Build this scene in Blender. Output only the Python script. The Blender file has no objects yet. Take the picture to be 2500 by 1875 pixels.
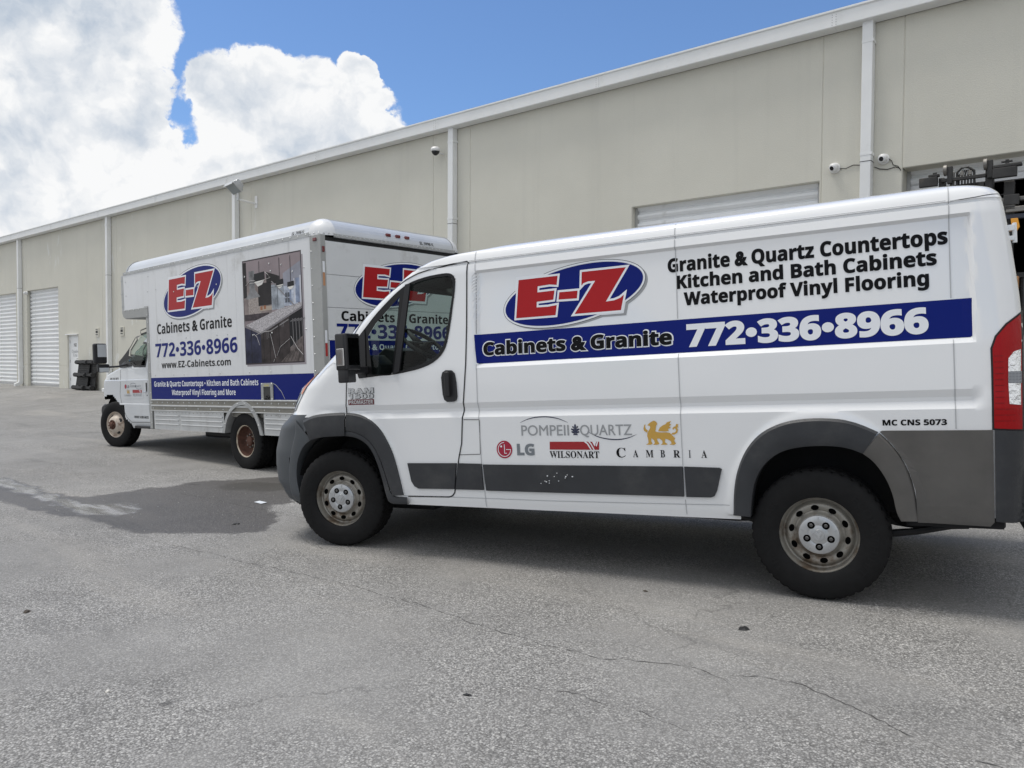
import bpy, bmesh, math, random
from mathutils import Vector, Matrix
from mathutils.geometry import tessellate_polygon
random.seed(7)
S = bpy.context.scene
COL = S.collection
PI = math.pi
R = math.radians

# ------------------------------------------------------------------ camera
CAMH = 1.45
FPX, PIT, ROL = 1877.9, R(1.63), R(0.296)
cp, sp, cr, sr = math.cos(PIT), math.sin(PIT), math.cos(ROL), math.sin(ROL)
_rt, _up, _fw = Vector((1, 0, 0)), Vector((0, sp, cp)), Vector((0, cp, -sp))
_r2, _u2 = cr*_rt + sr*_up, -sr*_rt + cr*_up
cam = bpy.data.cameras.new('camera')
cam.sensor_width = 36.0
cam.lens = 36.0*FPX/2500.0
cam.clip_start, cam.clip_end = 0.05, 3000
camo = bpy.data.objects.new('camera', cam)
COL.objects.link(camo)
camo.matrix_world = Matrix(((_r2.x, _u2.x, -_fw.x, 0), (_r2.y, _u2.y, -_fw.y, 0), (_r2.z, _u2.z, -_fw.z, CAMH), (0, 0, 0, 1)))
S.camera = camo

# ------------------------------------------------------------------ node helpers
def nd(nt, typ, **kw):
    n = nt.nodes.new(typ)
    for k, v in kw.items():
        if k == 'i':
            for a, b in v.items():
                n.inputs[a].default_value = b
        else:
            setattr(n, k, v)
    return n
def lk(nt, a, b): nt.links.new(a, b)
def mth(nt, op, a, b=None, c=None, clamp=False):
    n = nd(nt, 'ShaderNodeMath', operation=op, use_clamp=clamp)
    for i, v in enumerate((a, b, c)):
        if v is None: continue
        if isinstance(v, (int, float)): n.inputs[i].default_value = v
        else: lk(nt, v, n.inputs[i])
    return n.outputs[0]
def mapr(nt, v, a, b, c=0.0, d=1.0, smooth=True):
    n = nd(nt, 'ShaderNodeMapRange', interpolation_type='SMOOTHSTEP' if smooth else 'LINEAR')
    lk(nt, v, n.inputs[0])
    for i, q in enumerate((a, b, c, d)): n.inputs[i+1].default_value = q
    return n.outputs[0]
def mixc(nt, f, a, b, typ='MIX'):
    n = nd(nt, 'ShaderNodeMix', data_type='RGBA', blend_type=typ)
    for s, v in ((n.inputs[0], f), (n.inputs[6], a), (n.inputs[7], b)):
        if isinstance(v, (int, float)): s.default_value = v
        elif isinstance(v, tuple): s.default_value = v if len(v) == 4 else (*v, 1)
        else: lk(nt, v, s)
    return n.outputs[2]
def noise(nt, vec, scale, detail=2.0, rough=0.5, dist=0.0):
    n = nd(nt, 'ShaderNodeTexNoise', i={'Scale': scale, 'Detail': detail, 'Roughness': rough, 'Distortion': dist})
    lk(nt, vec, n.inputs['Vector'])
    return n

# ------------------------------------------------------------------ world: daylight with cumulus
SUN_EL, SUN_AZ = R(70), R(-75)          # azimuth from +Y towards +X
W = bpy.data.worlds.new('World'); S.world = W; W.use_nodes = True
nt = W.node_tree; nt.nodes.clear()
out = nd(nt, 'ShaderNodeOutputWorld'); bg = nd(nt, 'ShaderNodeBackground', i={'Strength': 1.0})
lk(nt, bg.outputs[0], out.inputs[0])
sky = nd(nt, 'ShaderNodeTexSky', sky_type='NISHITA', sun_disc=False, sun_elevation=SUN_EL, sun_rotation=SUN_AZ,
         altitude=0, air_density=1.0, dust_density=0.4, ozone_density=2.2)
tcw = nd(nt, 'ShaderNodeTexCoord').outputs['Generated']
warp = noise(nt, tcw, 7.0, 8, 0.6)
wv = nd(nt, 'ShaderNodeVectorMath', operation='MULTIPLY_ADD', i={1: (0.085,)*3, 2: (-0.0425,)*3})
lk(nt, warp.outputs['Color'], wv.inputs[0])
wd = nd(nt, 'ShaderNodeVectorMath', operation='ADD'); lk(nt, tcw, wd.inputs[0]); lk(nt, wv.outputs[0], wd.inputs[1])
wvec = wd.outputs[0]
def pxdir(x, y):
    v = _r2*((x-1250)/FPX) - _u2*((y-937.5)/FPX) + _fw
    return tuple(v.normalized())
# the cumulus bank standing over the left half of the roof, then scattered cumulus over the rest of the sky
CLOUDS = [(60, 60, 260), (170, 300, 230), (40, 480, 260), (285, 60, 125), (320, 230, 105), (630, 285, 150), (740, 275, 125), (560, 250, 100),
          (400, 450, 175), (864, 168, 52), (872, 215, 62), (895, 268, 70), (850, 360, 140), (680, 205, 78), (950, 340, 50), (600, 460, 200), (250, 560, 260)]
field = None
for (x, y, r) in CLOUDS:
    dn = nd(nt, 'ShaderNodeVectorMath', operation='DISTANCE', i={1: pxdir(x, y)})
    lk(nt, wvec, dn.inputs[0])
    v = mapr(nt, dn.outputs['Value'], 0, 0.92*r/FPX*1.18, 1, 0, smooth=False)
    field = v if field is None else mth(nt, 'MAXIMUM', field, v)
gen = noise(nt, wvec, 2.3, 5, 0.5)
gfield = mapr(nt, gen.outputs['Fac'], 0.42, 0.66, 0, 1, smooth=False)
gap = nd(nt, 'ShaderNodeVectorMath', operation='DISTANCE', i={1: pxdir(1500, -150)}); lk(nt, tcw, gap.inputs[0])
gfield = mth(nt, 'MULTIPLY', gfield, mapr(nt, gap.outputs['Value'], 0.66, 0.95))
gapl = nd(nt, 'ShaderNodeVectorMath', operation='DISTANCE', i={1: pxdir(470, 60)}); lk(nt, tcw, gapl.inputs[0])
gfield = mth(nt, 'MULTIPLY', gfield, mapr(nt, gapl.outputs['Value'], 0.12, 0.24))
field = mth(nt, 'MAXIMUM', field, gfield)
for (x, y, r) in ((470, 325, 34), (455, 265, 36)):          # small blue breaks in the bank
    dn = nd(nt, 'ShaderNodeVectorMath', operation='DISTANCE', i={1: pxdir(x, y)}); lk(nt, wvec, dn.inputs[0])
    field = mth(nt, 'MULTIPLY', field, mapr(nt, dn.outputs['Value'], 0.0, 1.6*r/FPX, 0.0, 1.0))
puff = noise(nt, wvec, 26, 9, 0.6)
dens = mth(nt, 'ADD', field, mth(nt, 'MULTIPLY', mth(nt, 'MULTIPLY', mth(nt, 'SUBTRACT', puff.outputs['Fac'], 0.52), 1.1), mapr(nt, field, 0.0, 0.25)))
mask = mapr(nt, dens, 0.05, 0.14)
# self-shading of the billows: compare the density with that a little nearer the sun
sdv = Vector((math.sin(SUN_AZ)*math.cos(SUN_EL), math.cos(SUN_AZ)*math.cos(SUN_EL), math.sin(SUN_EL)))
def billow(scale, det, d):
    o_ = nd(nt, 'ShaderNodeVectorMath', operation='ADD', i={1: tuple(sdv*d)}); lk(nt, wvec, o_.inputs[0])
    return mth(nt, 'SUBTRACT', noise(nt, wvec, scale, det, 0.58).outputs['Fac'], noise(nt, o_.outputs[0], scale, det, 0.58).outputs['Fac'])
lit = mth(nt, 'ADD', mth(nt, 'MULTIPLY', billow(9, 5, 0.035), 2.0), mth(nt, 'MULTIPLY', billow(24, 4, 0.013), 0.6))
shade = noise(nt, wvec, 4.5, 4, 0.55)
tone = mth(nt, 'ADD', mth(nt, 'ADD', 0.80, lit), mth(nt, 'MULTIPLY', mth(nt, 'SUBTRACT', shade.outputs['Fac'], 0.5), 1.6))
tone = mth(nt, 'ADD', tone, mapr(nt, dens, 0.1, 0.5, 0.15, 0.0))
ccol = mixc(nt, mapr(nt, tone, 0.12, 0.86, 0, 1, False), (0.40, 0.46, 0.54), (0.76, 0.765, 0.77))
skyc = mixc(nt, 1.0, sky.outputs[0], (0.082, 0.098, 0.117), 'MULTIPLY')
lk(nt, mixc(nt, mask, skyc, ccol), bg.inputs['Color'])

sun = bpy.data.lights.new('sun', 'SUN'); sun.energy = 2.0; sun.angle = R(20); sun.color = (1.0, 0.96, 0.90)
suno = bpy.data.objects.new('sun', sun); COL.objects.link(suno)
sd = Vector((math.sin(SUN_AZ)*math.cos(SUN_EL), math.cos(SUN_AZ)*math.cos(SUN_EL), math.sin(SUN_EL)))
suno.rotation_euler = sd.to_track_quat('Z', 'Y').to_euler()
suno.location = sd*40
S.view_settings.view_transform = 'Standard'; S.view_settings.look = 'None'
S.view_settings.exposure = 0.32; S.view_settings.gamma = 1.0; S.view_settings.use_curve_mapping = False
S.render.engine = 'CYCLES'
S.cycles.use_denoising = True
S.cycles.max_bounces = 8; S.cycles.transparent_max_bounces = 16

# ------------------------------------------------------------------ frames of the three big bodies
def frame(o, x, y, z):
    return Matrix(((x[0], y[0], z[0], o[0]), (x[1], y[1], z[1], o[1]), (x[2], y[2], z[2], o[2]+CAMH), (0, 0, 0, 1)))
def vehframe(o, yaw, pit, rol, yoff=0.0):
    fd = Vector((-math.cos(yaw)*math.cos(pit), math.sin(yaw)*math.cos(pit), -math.sin(pit)))
    lat = Vector((math.sin(yaw), math.cos(yaw), 0)); up = lat.cross(fd)
    if up.z < 0: up = -up
    l2 = math.cos(rol)*lat + math.sin(rol)*up; u2 = math.cos(rol)*up - math.sin(rol)*lat
    o = Vector(o) + l2*yoff
    return frame(o, -fd, l2, u2)
VANM = vehframe((-1.31677, 5.93668, -1.06169), R(27.47), R(3.01), R(1.0), -0.035)
TRKM = vehframe((-6.64675, 12.87097, -1.08108), R(39.0), R(1.79), R(1.04))
BYAW, BDIST = R(38.9), 11.6
_bu, _bn = Vector((math.cos(BYAW), -math.sin(BYAW), 0)), Vector((math.sin(BYAW), math.cos(BYAW), 0))
BLDM = Matrix(((_bu.x, _bn.x, 0, _bn.x*BDIST), (_bu.y, _bn.y, 0, _bn.y*BDIST), (0, 0, 1, 0), (0, 0, 0, 1)))
GNDM = Matrix(((_bu.x, _bn.x, 0, 0), (_bu.y, _bn.y, 0, 0), (0, 0, 1, 0), (0, 0, 0, 1)))

# ------------------------------------------------------------------ materials
MATS = {}
def M(name, col, rough=0.5, metal=0.0, coat=0.0, spec=0.5, var=None, bump=None, back=None, alpha=None, grime=None, streak=None):
    """principled material; var=(scale, amount) colour variation, bump=(scale, strength), back=colour on the inside, grime=(scale, lo, hi, colour)"""
    if name in MATS: return MATS[name]
    m = bpy.data.materials.new(name); m.use_nodes = True; MATS[name] = m
    t = m.node_tree; b = t.nodes['Principled BSDF']
    b.inputs['Roughness'].default_value = rough; b.inputs['Metallic'].default_value = metal
    b.inputs['Coat Weight'].default_value = coat; b.inputs['Coat Roughness'].default_value = 0.06
    b.inputs['Specular IOR Level'].default_value = spec
    c = (*col, 1); b.inputs['Base Color'].default_value = c
    src = None
    if var or bump or grime or streak: co = nd(t, 'ShaderNodeTexCoord').outputs['Object']
    if var:
        n = noise(t, co, var[0], 6, 0.6)
        src = mixc(t, mapr(t, n.outputs['Fac'], 0.3, 0.7, 0, 1, False), tuple(v*(1-var[1]) for v in col), tuple(min(1, v*(1+var[1])) for v in col))
    if grime:
        n = noise(t, co, grime[0], 8, 0.65)
        src = mixc(t, mapr(t, n.outputs['Fac'], grime[1], grime[2]), src if src is not None else c, grime[3])
    if streak:
        q = nd(t, 'ShaderNodeVectorMath', operation='MULTIPLY', i={1: (7, 7, 0.45)}); lk(t, co, q.inputs[0])
        n = noise(t, q.outputs[0], 1.0, 6, 0.62)
        src = mixc(t, mapr(t, n.outputs['Fac'], 0.52, 0.80, 0, streak[0]), src if src is not None else c, streak[1])
    if back:
        g = nd(t, 'ShaderNodeNewGeometry')
        src = mixc(t, g.outputs['Backfacing'], src if src is not None else c, back)
    if src is not None: lk(t, src, b.inputs['Base Color'])
    if bump:
        n = noise(t, co, bump[0], bump[2] if len(bump) > 2 else 4, 0.6)
        bn = nd(t, 'ShaderNodeBump', i={'Strength': bump[1], 'Distance': 0.01}); lk(t, n.outputs['Fac'], bn.inputs['Height'])
        lk(t, bn.outputs[0], b.inputs['Normal'])
    return m
def glass(name, tint, refl=1.0):
    m = bpy.data.materials.new(name); m.use_nodes = True; t = m.node_tree; t.nodes.clear()
    o = nd(t, 'ShaderNodeOutputMaterial'); tr = nd(t, 'ShaderNodeBsdfTransparent', i={'Color': (*tint, 1)})
    gl = nd(t, 'ShaderNodeBsdfGlossy', i={'Roughness': 0.02}); fr = nd(t, 'ShaderNodeFresnel'); ge = nd(t, 'ShaderNodeNewGeometry'); lk(t, mth(t, 'SUBTRACT', 1.5, mth(t, 'MULTIPLY', ge.outputs['Backfacing'], 1.5-1/1.5)), fr.inputs['IOR'])
    mx = nd(t, 'ShaderNodeMixShader'); lk(t, mth(t, 'MULTIPLY', fr.outputs[0], refl), mx.inputs[0])
    lk(t, tr.outputs[0], mx.inputs[1]); lk(t, gl.outputs[0], mx.inputs[2]); lk(t, mx.outputs[0], o.inputs[0])
    MATS[name] = m; return m

# ------------------------------------------------------------------ object helpers
def link(name, me, mat=None, parent=None, mtx=None, smooth=False):
    o = bpy.data.objects.new(name, me); COL.objects.link(o)
    if mat is not None:
        for q in (mat if isinstance(mat, (list, tuple)) else [mat]): me.materials.append(q)
    if parent is not None: o.parent = parent
    if mtx is not None: o.matrix_basis = mtx
    if smooth:
        me.polygons.foreach_set('use_smooth', [True]*len(me.polygons))
    return o
def mesh(name, v, f):
    me = bpy.data.meshes.new(name); me.from_pydata([tuple(q) for q in v], [], f); me.update(); return me
def obj(name, v, f, mat, parent=None, mtx=None, smooth=False):
    return link(name, mesh(name, v, f), mat, parent, mtx, smooth)
def empty(name, mtx, label=None, cat=None, group=None):
    o = bpy.data.objects.new(name, None); COL.objects.link(o); o.matrix_basis = mtx; o.empty_display_size = 0.1
    if label: tag(o, label, cat, group)
    return o
def tag(o, label, cat, group=None):
    o['label'] = label; o['category'] = cat
    if group: o['group'] = group
    return o
class MB:
    """collects shapes into one mesh"""
    def __init__(s): s.v = []; s.f = []
    def add(s, v, f):
        k = len(s.v); s.v += [tuple(q) for q in v]; s.f += [tuple(i+k for i in q) for q in f]; return s
    def box(s, x0, x1, y0, y1, z0, z1):
        return s.add([(x, y, z) for x in (x0, x1) for y in (y0, y1) for z in (z0, z1)],
                     [(0, 1, 3, 2), (4, 6, 7, 5), (0, 4, 5, 1), (2, 3, 7, 6), (0, 2, 6, 4), (1, 5, 7, 3)])
    def tube(s, pts, r, n=8, cap=True):
        pts = [Vector(p) for p in pts]; rr = r if isinstance(r, (list, tuple)) else [r]*len(pts); k = len(s.v)
        ref = None
        for i, p in enumerate(pts):
            t = (pts[min(i+1, len(pts)-1)] - pts[max(i-1, 0)]).normalized()
            if ref is None: ref = Vector((0, 0, 1)) if abs(t.z) < 0.9 else Vector((1, 0, 0))
            a = t.cross(ref).normalized(); b = t.cross(a).normalized(); ref = b.cross(t) if False else ref
            for j in range(n):
                q = 2*PI*j/n; s.v.append(tuple(p + (a*math.cos(q) + b*math.sin(q))*rr[i]))
        for i in range(len(pts)-1):
            for j in range(n):
                s.f.append((k+i*n+j, k+i*n+(j+1) % n, k+(i+1)*n+(j+1) % n, k+(i+1)*n+j))
        if cap:
            s.f.append(tuple(k+j for j in range(n))); s.f.append(tuple(k+(len(pts)-1)*n+j for j in reversed(range(n))))
        return s
    def lathe(s, prof, n=48, c=(0, 0, 0), ax='y', a0=0, a1=2*PI):
        """profile of (axial, radius), revolved about the axis"""
        k = len(s.v); m = len(prof); full = abs(a1-a0-2*PI) < 1e-6; nn = n if full else n+1
        for j in range(nn):
            a = a0+(a1-a0)*j/n; ca, sa = math.cos(a), math.sin(a)
            for (h, r) in prof:
                if ax == 'y': s.v.append((c[0]+r*ca, c[1]+h, c[2]+r*sa))
                elif ax == 'z': s.v.append((c[0]+r*ca, c[1]+r*sa, c[2]+h))
                else: s.v.append((c[0]+h, c[1]+r*ca, c[2]+r*sa))
        for j in range(n):
            j2 = (j+1) % nn
            for i in range(m-1):
                s.f.append((k+j*m+i, k+j*m+i+1, k+j2*m+i+1, k+j2*m+i))
        return s
    def prism(s, poly, fn, d0, d1):
        """poly of 2d points, fn(a,b,d)->3d"""
        k = len(s.v); n = len(poly)
        s.v += [tuple(fn(a, b, d0)) for a, b in poly] + [tuple(fn(a, b, d1)) for a, b in poly]
        tr = tessellate_polygon([[Vector((a, b, 0)) for a, b in poly]])
        s.f += [tuple(k+i for i in t) for t in tr] + [tuple(k+n+i for i in reversed(t)) for t in tr]
        s.f += [(k+i, k+n+i, k+n+(i+1) % n, k+(i+1) % n) for i in range(n)]
        return s
    def build(s, name, mat, parent=None, mtx=None, smooth=False, bevel=0.0, seg=2, fix=True):
        me = mesh(name, s.v, s.f)
        if fix or bevel:
            b = bmesh.new(); b.from_mesh(me)
            if bevel:
                bmesh.ops.remove_doubles(b, verts=b.verts, dist=1e-5)
                bmesh.ops.dissolve_limit(b, angle_limit=0.02, verts=b.verts, edges=b.edges)
                es = [e for e in b.edges if len(e.link_faces) == 2 and e.calc_face_angle(0) > 0.45]
                bmesh.ops.bevel(b, geom=es, offset=bevel, segments=seg, affect='EDGES', profile=0.5, clamp_overlap=True)
            bmesh.ops.recalc_face_normals(b, faces=b.faces); b.to_mesh(me); b.free()
        return link(name, me, mat, parent, mtx, smooth)
def boxo(name, x0, x1, y0, y1, z0, z1, mat, parent=None, mtx=None, bevel=0.0, seg=2, smooth=False):
    return MB().box(min(x0, x1), max(x0, x1), min(y0, y1), max(y0, y1), min(z0, z1), max(z0, z1)).build(name, mat, parent, mtx, bevel=bevel, seg=seg, smooth=smooth)
XZ = lambda a, b, d: (a, d, b)
YZ = lambda a, b, d: (d, a, b)
XY = lambda a, b, d: (a, b, d)

def interp(T, x):
    if x <= T[0][0]: return T[0][1]
    for (a, b), (c, d) in zip(T, T[1:]):
        if x <= c: return b+(d-b)*(x-a)/(c-a)
    return T[-1][1]
def sm(x, a, b):
    t = min(1.0, max(0.0, (x-a)/(b-a))); return t*t*(3-2*t)
def inpoly(x, y, P):
    c = False; j = len(P)-1
    for i in range(len(P)):
        if (P[i][1] > y) != (P[j][1] > y) and x < (P[j][0]-P[i][0])*(y-P[i][1])/(P[j][1]-P[i][1])+P[i][0]: c = not c
        j = i
    return c
def area2(P): return sum(P[i-1][0]*P[i][1]-P[i][0]*P[i-1][1] for i in range(len(P)))
def offset_poly(P, d):
    """mitred outward offset"""
    if area2(P) < 0: P = P[::-1]
    o = []; n = len(P)
    for i in range(n):
        a, b, c = Vector(P[i-1]), Vector(P[i]), Vector(P[(i+1) % n])
        e1, e2 = (b-a).normalized(), (c-b).normalized(); n1, n2 = Vector((e1.y, -e1.x)), Vector((e2.y, -e2.x))
        q = n1+n2; k = q.dot(n1)
        if k < 0.25: k = 0.25
        v = b+q*(d/k); o.append((v.x, v.y))
    return o
def ell(cx, cz, rx, rz, n=64, sx=0.0, sz=0.0):
    return [(cx+rx*math.cos(2*PI*i/n)+sx*math.sin(2*PI*i/n), cz+rz*math.sin(2*PI*i/n)+sz*math.cos(2*PI*i/n)) for i in range(n)]
def rrect(x0, x1, z0, z1, r, n=4):
    o = []
    for cx, cz, a in ((x1-r, z1-r, 0), (x0+r, z1-r, PI/2), (x0+r, z0+r, PI), (x1-r, z0+r, 1.5*PI)):
        for i in range(n+1): o.append((cx+r*math.cos(a+i*PI/2/n), cz+r*math.sin(a+i*PI/2/n)))
    return o
def resample(P, n):
    L = [0.0]
    for a, b in zip(P, P[1:]): L.append(L[-1]+math.dist(a, b))
    o = []
    for i in range(n):
        t = L[-1]*i/(n-1); k = max(j for j in range(len(P)-1) if L[j] <= t+1e-9)
        f = 0 if L[k+1] == L[k] else (t-L[k])/(L[k+1]-L[k])
        o.append(tuple(P[k][q]+(P[k+1][q]-P[k][q])*f for q in range(len(P[0]))))
    return o
def smoothline(P, it=2, closed=False):
    for _ in range(it):
        Q = [] if closed else [P[0]]
        r = range(len(P)) if closed else range(len(P)-1)
        for i in r:
            a, b = P[i], P[(i+1) % len(P)]
            Q += [tuple(a[k]*.75+b[k]*.25 for k in range(len(a))), tuple(a[k]*.25+b[k]*.75 for k in range(len(a)))]
        if not closed: Q.append(P[-1])
        P = Q
    return P

# lettering: mesh outlines of text, 2d
def style(s, up, lo, dg):
    r = ''
    for ch in s:
        if 'A' <= ch <= 'Z': r += chr(up+ord(ch)-65)
        elif 'a' <= ch <= 'z': r += chr(lo+ord(ch)-97)
        elif '0' <= ch <= '9' and dg: r += chr(dg+ord(ch)-48)
        else: r += ch
    return r
def bold(s): return style(s, 0x1D5D4, 0x1D5EE, 0x1D7EC)
def bital(s): return style(s, 0x1D63C, 0x1D656, 0x1D7EC)
def serif(s): return style(s, 0x1D400, 0x1D41A, 0x1D7CE)
def text2d(body, stroke=0.0, amp=0.03, space=1.0, onlystroke=False):
    """returns verts (x, y, h) and faces of a line of text with unit size; h is a small height order"""
    V, F = [], []
    def run(depth, mode, keep=None, h=0.0):
        c = bpy.data.curves.new('t', 'FONT'); c.body = body; c.size = 1; c.space_character = space
        c.resolution_u = 4; c.dimensions = '2D'; c.fill_mode = mode; c.bevel_depth = depth; c.bevel_resolution = 0
        for i, ch in enumerate(body): c.body_format[i].material_index = 1 if ch == '&' else 0
        o = bpy.data.objects.new('t', c); COL.objects.link(o)
        c.materials.append(None); c.materials.append(None)
        dg = bpy.context.evaluated_depsgraph_get(); me = bpy.data.meshes.new_from_object(o.evaluated_get(dg))
        k = len(V); V.extend([(v.co.x, v.co.y, v.co.z*0.2+h) for v in me.vertices])
        for p in me.polygons:
            if keep is None or p.material_index == keep: F.append(tuple(i+k for i in p.vertices))
        bpy.data.objects.remove(o); bpy.data.curves.remove(c); bpy.data.meshes.remove(me)
    if not onlystroke: run(0, 'FRONT')
    ext = None
    b0 = [v for v in V]
    if stroke: run(stroke, 'NONE', None, 0.0)
    if amp and '&' in body: run(amp+stroke, 'NONE', 1, 0.0)
    used = sorted({i for f in F for i in f}); mp = {a: b for b, a in enumerate(used)}
    V = [V[i] for i in used]; F = [tuple(mp[i] for i in f) for f in F]
    return V, F
def fit(vf, x0, x1, zb, zt, cap=0.714, slant=0.0):
    V, F = vf; a = min(v[0] for v in V); b = max(v[0] for v in V); k = (x1-x0)/(b-a); q = (zt-zb)/cap
    return [(x0+(v[0]-a)*k+slant*(v[1]*q), zb+v[1]*q, v[2]) for v in V], F
def decal(name, vf, mp, mat, parent, off=0.002):
    """mp(a,b,off)->3d"""
    V, F = vf
    return obj(name, [mp(v[0], v[1], off+v[2]*0.012) for v in V], F, mat, parent)
def polydecal(name, polys, mp, mat, parent, off=0.002):
    V, F = [], []
    for P in polys:
        holes = P[1:] if isinstance(P[0][0], (tuple, list)) else []
        loops = P if isinstance(P[0][0], (tuple, list)) else [P]
        flat = [q for l in loops for q in l]; k = len(V)
        V += [mp(a, b, off) for a, b in flat]
        F += [tuple(k+i for i in t) for t in tessellate_polygon([[Vector((a, b, 0)) for a, b in l] for l in loops])]
    return obj(name, V, F, mat, parent)
def finepatch(poly, maxlen):
    """triangulated polygon subdivided until edges are short: 2d verts + faces"""
    b = bmesh.new()
    loops = poly if isinstance(poly[0][0], (tuple, list)) else [poly]
    vs = [[b.verts.new((p[0], p[1], 0)) for p in l] for l in loops]; flat = [v for l in vs for v in l]
    for t in tessellate_polygon([[Vector((p[0], p[1], 0)) for p in l] for l in loops]):
        try: b.faces.new([flat[i] for i in t])
        except ValueError: pass
    for _ in range(8):
        es = [e for e in b.edges if e.calc_length() > maxlen]
        if not es: break
        bmesh.ops.subdivide_edges(b, edges=es, cuts=1)
        bmesh.ops.triangulate(b, faces=b.faces)
    b.verts.index_update()
    V = [(v.co.x, v.co.y) for v in b.verts]; F = [tuple(v.index for v in f.verts) for f in b.faces]; b.free()
    return V, F

# generic vehicle shell made of horizontal slices
def loft(rows, prof, xs, a_, xe, rr, width, nside, pw, key, rev_side=None):
    """rows: z list; prof(x,z) inset; nose: superellipse starting at xs(z), length a_(z); tail end xe(z) with corner rr.
    key(x,y,z,side)->object key or None. Returns {key:(verts,faces)}"""
    nn, nr, nb = 30, 12, 4; c = width/2
    grid = []
    for z in rows:
        X0, A, XE = xs(z), a_(z), xe(z); line = []
        for i in range(nb):                                   # back, centre to corner
            line.append((XE, c-(c-rr-prof(XE-rr, z))*i/nb if c-rr-prof(XE-rr, z) > 0 else c))
        xr = XE-rr
        for i in range(nr):
            t = PI/2*(1-i/nr); line.append((xr+rr*math.sin(t), min(c, prof(xr, z)+rr*(1-math.cos(t)))))
        for i in range(nside+1):
            x = xr+(X0-xr)*i/nside; line.append((x, min(c, prof(x, z))))
        p0 = min(c, prof(X0, z))
        for i in range(1, nn+1):
            t = PI/2*i/nn; line.append((X0-A*math.sin(t)**(2/pw), p0+(c-p0)*(1-math.cos(t)**(2/pw)) if i < nn else c))
        grid.append(line)
    m = len(grid[0]); res = {}
    for side in (0, 1):
        for i in range(len(rows)-1):
            for j in range(m-1):
                q = [(i, j), (i, j+1), (i+1, j+1), (i+1, j)]
                P = [(grid[a][b][0], grid[a][b][1], rows[a]) for a, b in q]
                cx, cy, cz = (sum(p[k] for p in P)/4 for k in range(3))
                k = key(cx, cy, cz, side)
                if k is None: continue
                d = res.setdefault(k, ({}, [], []))
                idx = []
                for (a, b) in q:
                    kk = (a, b, side if b not in (0, m-1) else 0)
                    if kk not in d[0]:
                        d[0][kk] = len(d[1]); x, y = grid[a][b]
                        d[1].append((x, y if side == 0 else width-y, rows[a]))
                    idx.append(d[0][kk])
                idx = list(dict.fromkeys(idx))
                if len(idx) > 2: d[2].append(tuple(idx) if side == 1 else tuple(reversed(idx)))
    return {k: (v[1], v[2]) for k, v in res.items()}
def rowsof(breaks, step):
    o = []
    for a, b in zip(breaks, breaks[1:]):
        n = max(1, math.ceil((b-a)/step-1e-6)); o += [a+(b-a)*i/n for i in range(n)]
    return o+[breaks[-1]]

# ================================================================== GROUND
GU = [(-200, -1.50), (-40, -1.48), (-13.2, -1.468), (-9.2, -1.464), (-4.73, -1.411), (-1.35, -1.334), (0, -1.305), (4, -1.24), (10, -1.2), (200, -1.2)]
def pchip(T, x):
    n = len(T)
    if x <= T[0][0]: return T[0][1]
    if x >= T[-1][0]: return T[-1][1]
    i = max(k for k in range(n-1) if T[k][0] <= x)
    h = [T[k+1][0]-T[k][0] for k in range(n-1)]; d = [(T[k+1][1]-T[k][1])/h[k] for k in range(n-1)]
    def m(k):
        if k == 0: return d[0]
        if k == n-1: return d[-1]
        if d[k-1]*d[k] <= 0: return 0.0
        w1 = 2*h[k]+h[k-1]; w2 = h[k]+2*h[k-1]
        return (w1+w2)/(w1/d[k-1]+w2/d[k])
    t = (x-T[i][0])/h[i]; a = T[i][1]; b = T[i+1][1]
    return a*(1+2*t)*(1-t)**2+m(i)*h[i]*t*(1-t)**2+b*t*t*(3-2*t)+m(i+1)*h[i]*t*t*(t-1)
GCACHE = {}
def gz(u, n):
    """lot height (world z) in the building's axes"""
    k = round(u, 4)
    if k not in GCACHE: GCACHE[k] = pchip(GU, u)
    z = GCACHE[k]+.018*(max(-8, min(n, 8.5))-5)
    return z+(-1.045-z)*sm(n, 7.6, 11.5)+CAMH
def gpt(u, n, dz=0.0): return (u, n, gz(u, n)+dz)
WET = [(-13.5, 3.75), (-11.157, 3.49), (-10.51, 3.511), (-9.754, 3.474), (-9.12, 3.457), (-8.793, 3.544), (-8.844, 3.711), (-8.832, 3.933), (-8.799, 4.234), (-8.689, 4.428), (-8.812, 4.698), (-8.705, 4.963), (-8.418, 5.358), (-8.0, 5.9),
       (-7.2, 5.7), (-6.755, 4.758), (-6.718, 4.597), (-6.74, 4.448), (-6.241, 4.239), (-5.693, 3.756), (-5.775, 3.542), (-6.001, 3.419), (-6.281, 3.259), (-6.537, 3.083), (-6.894, 3.067), (-7.208, 3.022), (-7.799, 3.016), (-8.309, 2.894), (-9.228, 2.884), (-11.0, 2.95), (-13.5, 3.2)]
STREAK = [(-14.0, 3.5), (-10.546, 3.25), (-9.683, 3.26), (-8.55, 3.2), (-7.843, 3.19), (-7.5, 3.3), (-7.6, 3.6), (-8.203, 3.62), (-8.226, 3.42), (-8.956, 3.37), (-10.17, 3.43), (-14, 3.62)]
PUDDLE = [(-8.187, 4.667), (-8.4, 5.0), (-8.228, 5.2), (-7.785, 5.4), (-7.3, 5.2), (-7.515, 4.9), (-7.92, 4.684)]
def sdist(x, y, P):
    best = 1e9
    for i in range(len(P)):
        ax, ay = P[i-1]; bx, by = P[i]; dx, dy = bx-ax, by-ay
        t = max(0, min(1, ((x-ax)*dx+(y-ay)*dy)/(dx*dx+dy*dy+1e-12)))
        d = (x-ax-t*dx)**2+(y-ay-t*dy)**2
        if d < best: best = d
    d = math.sqrt(best)
    return d if inpoly(x, y, P) else -d
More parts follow.
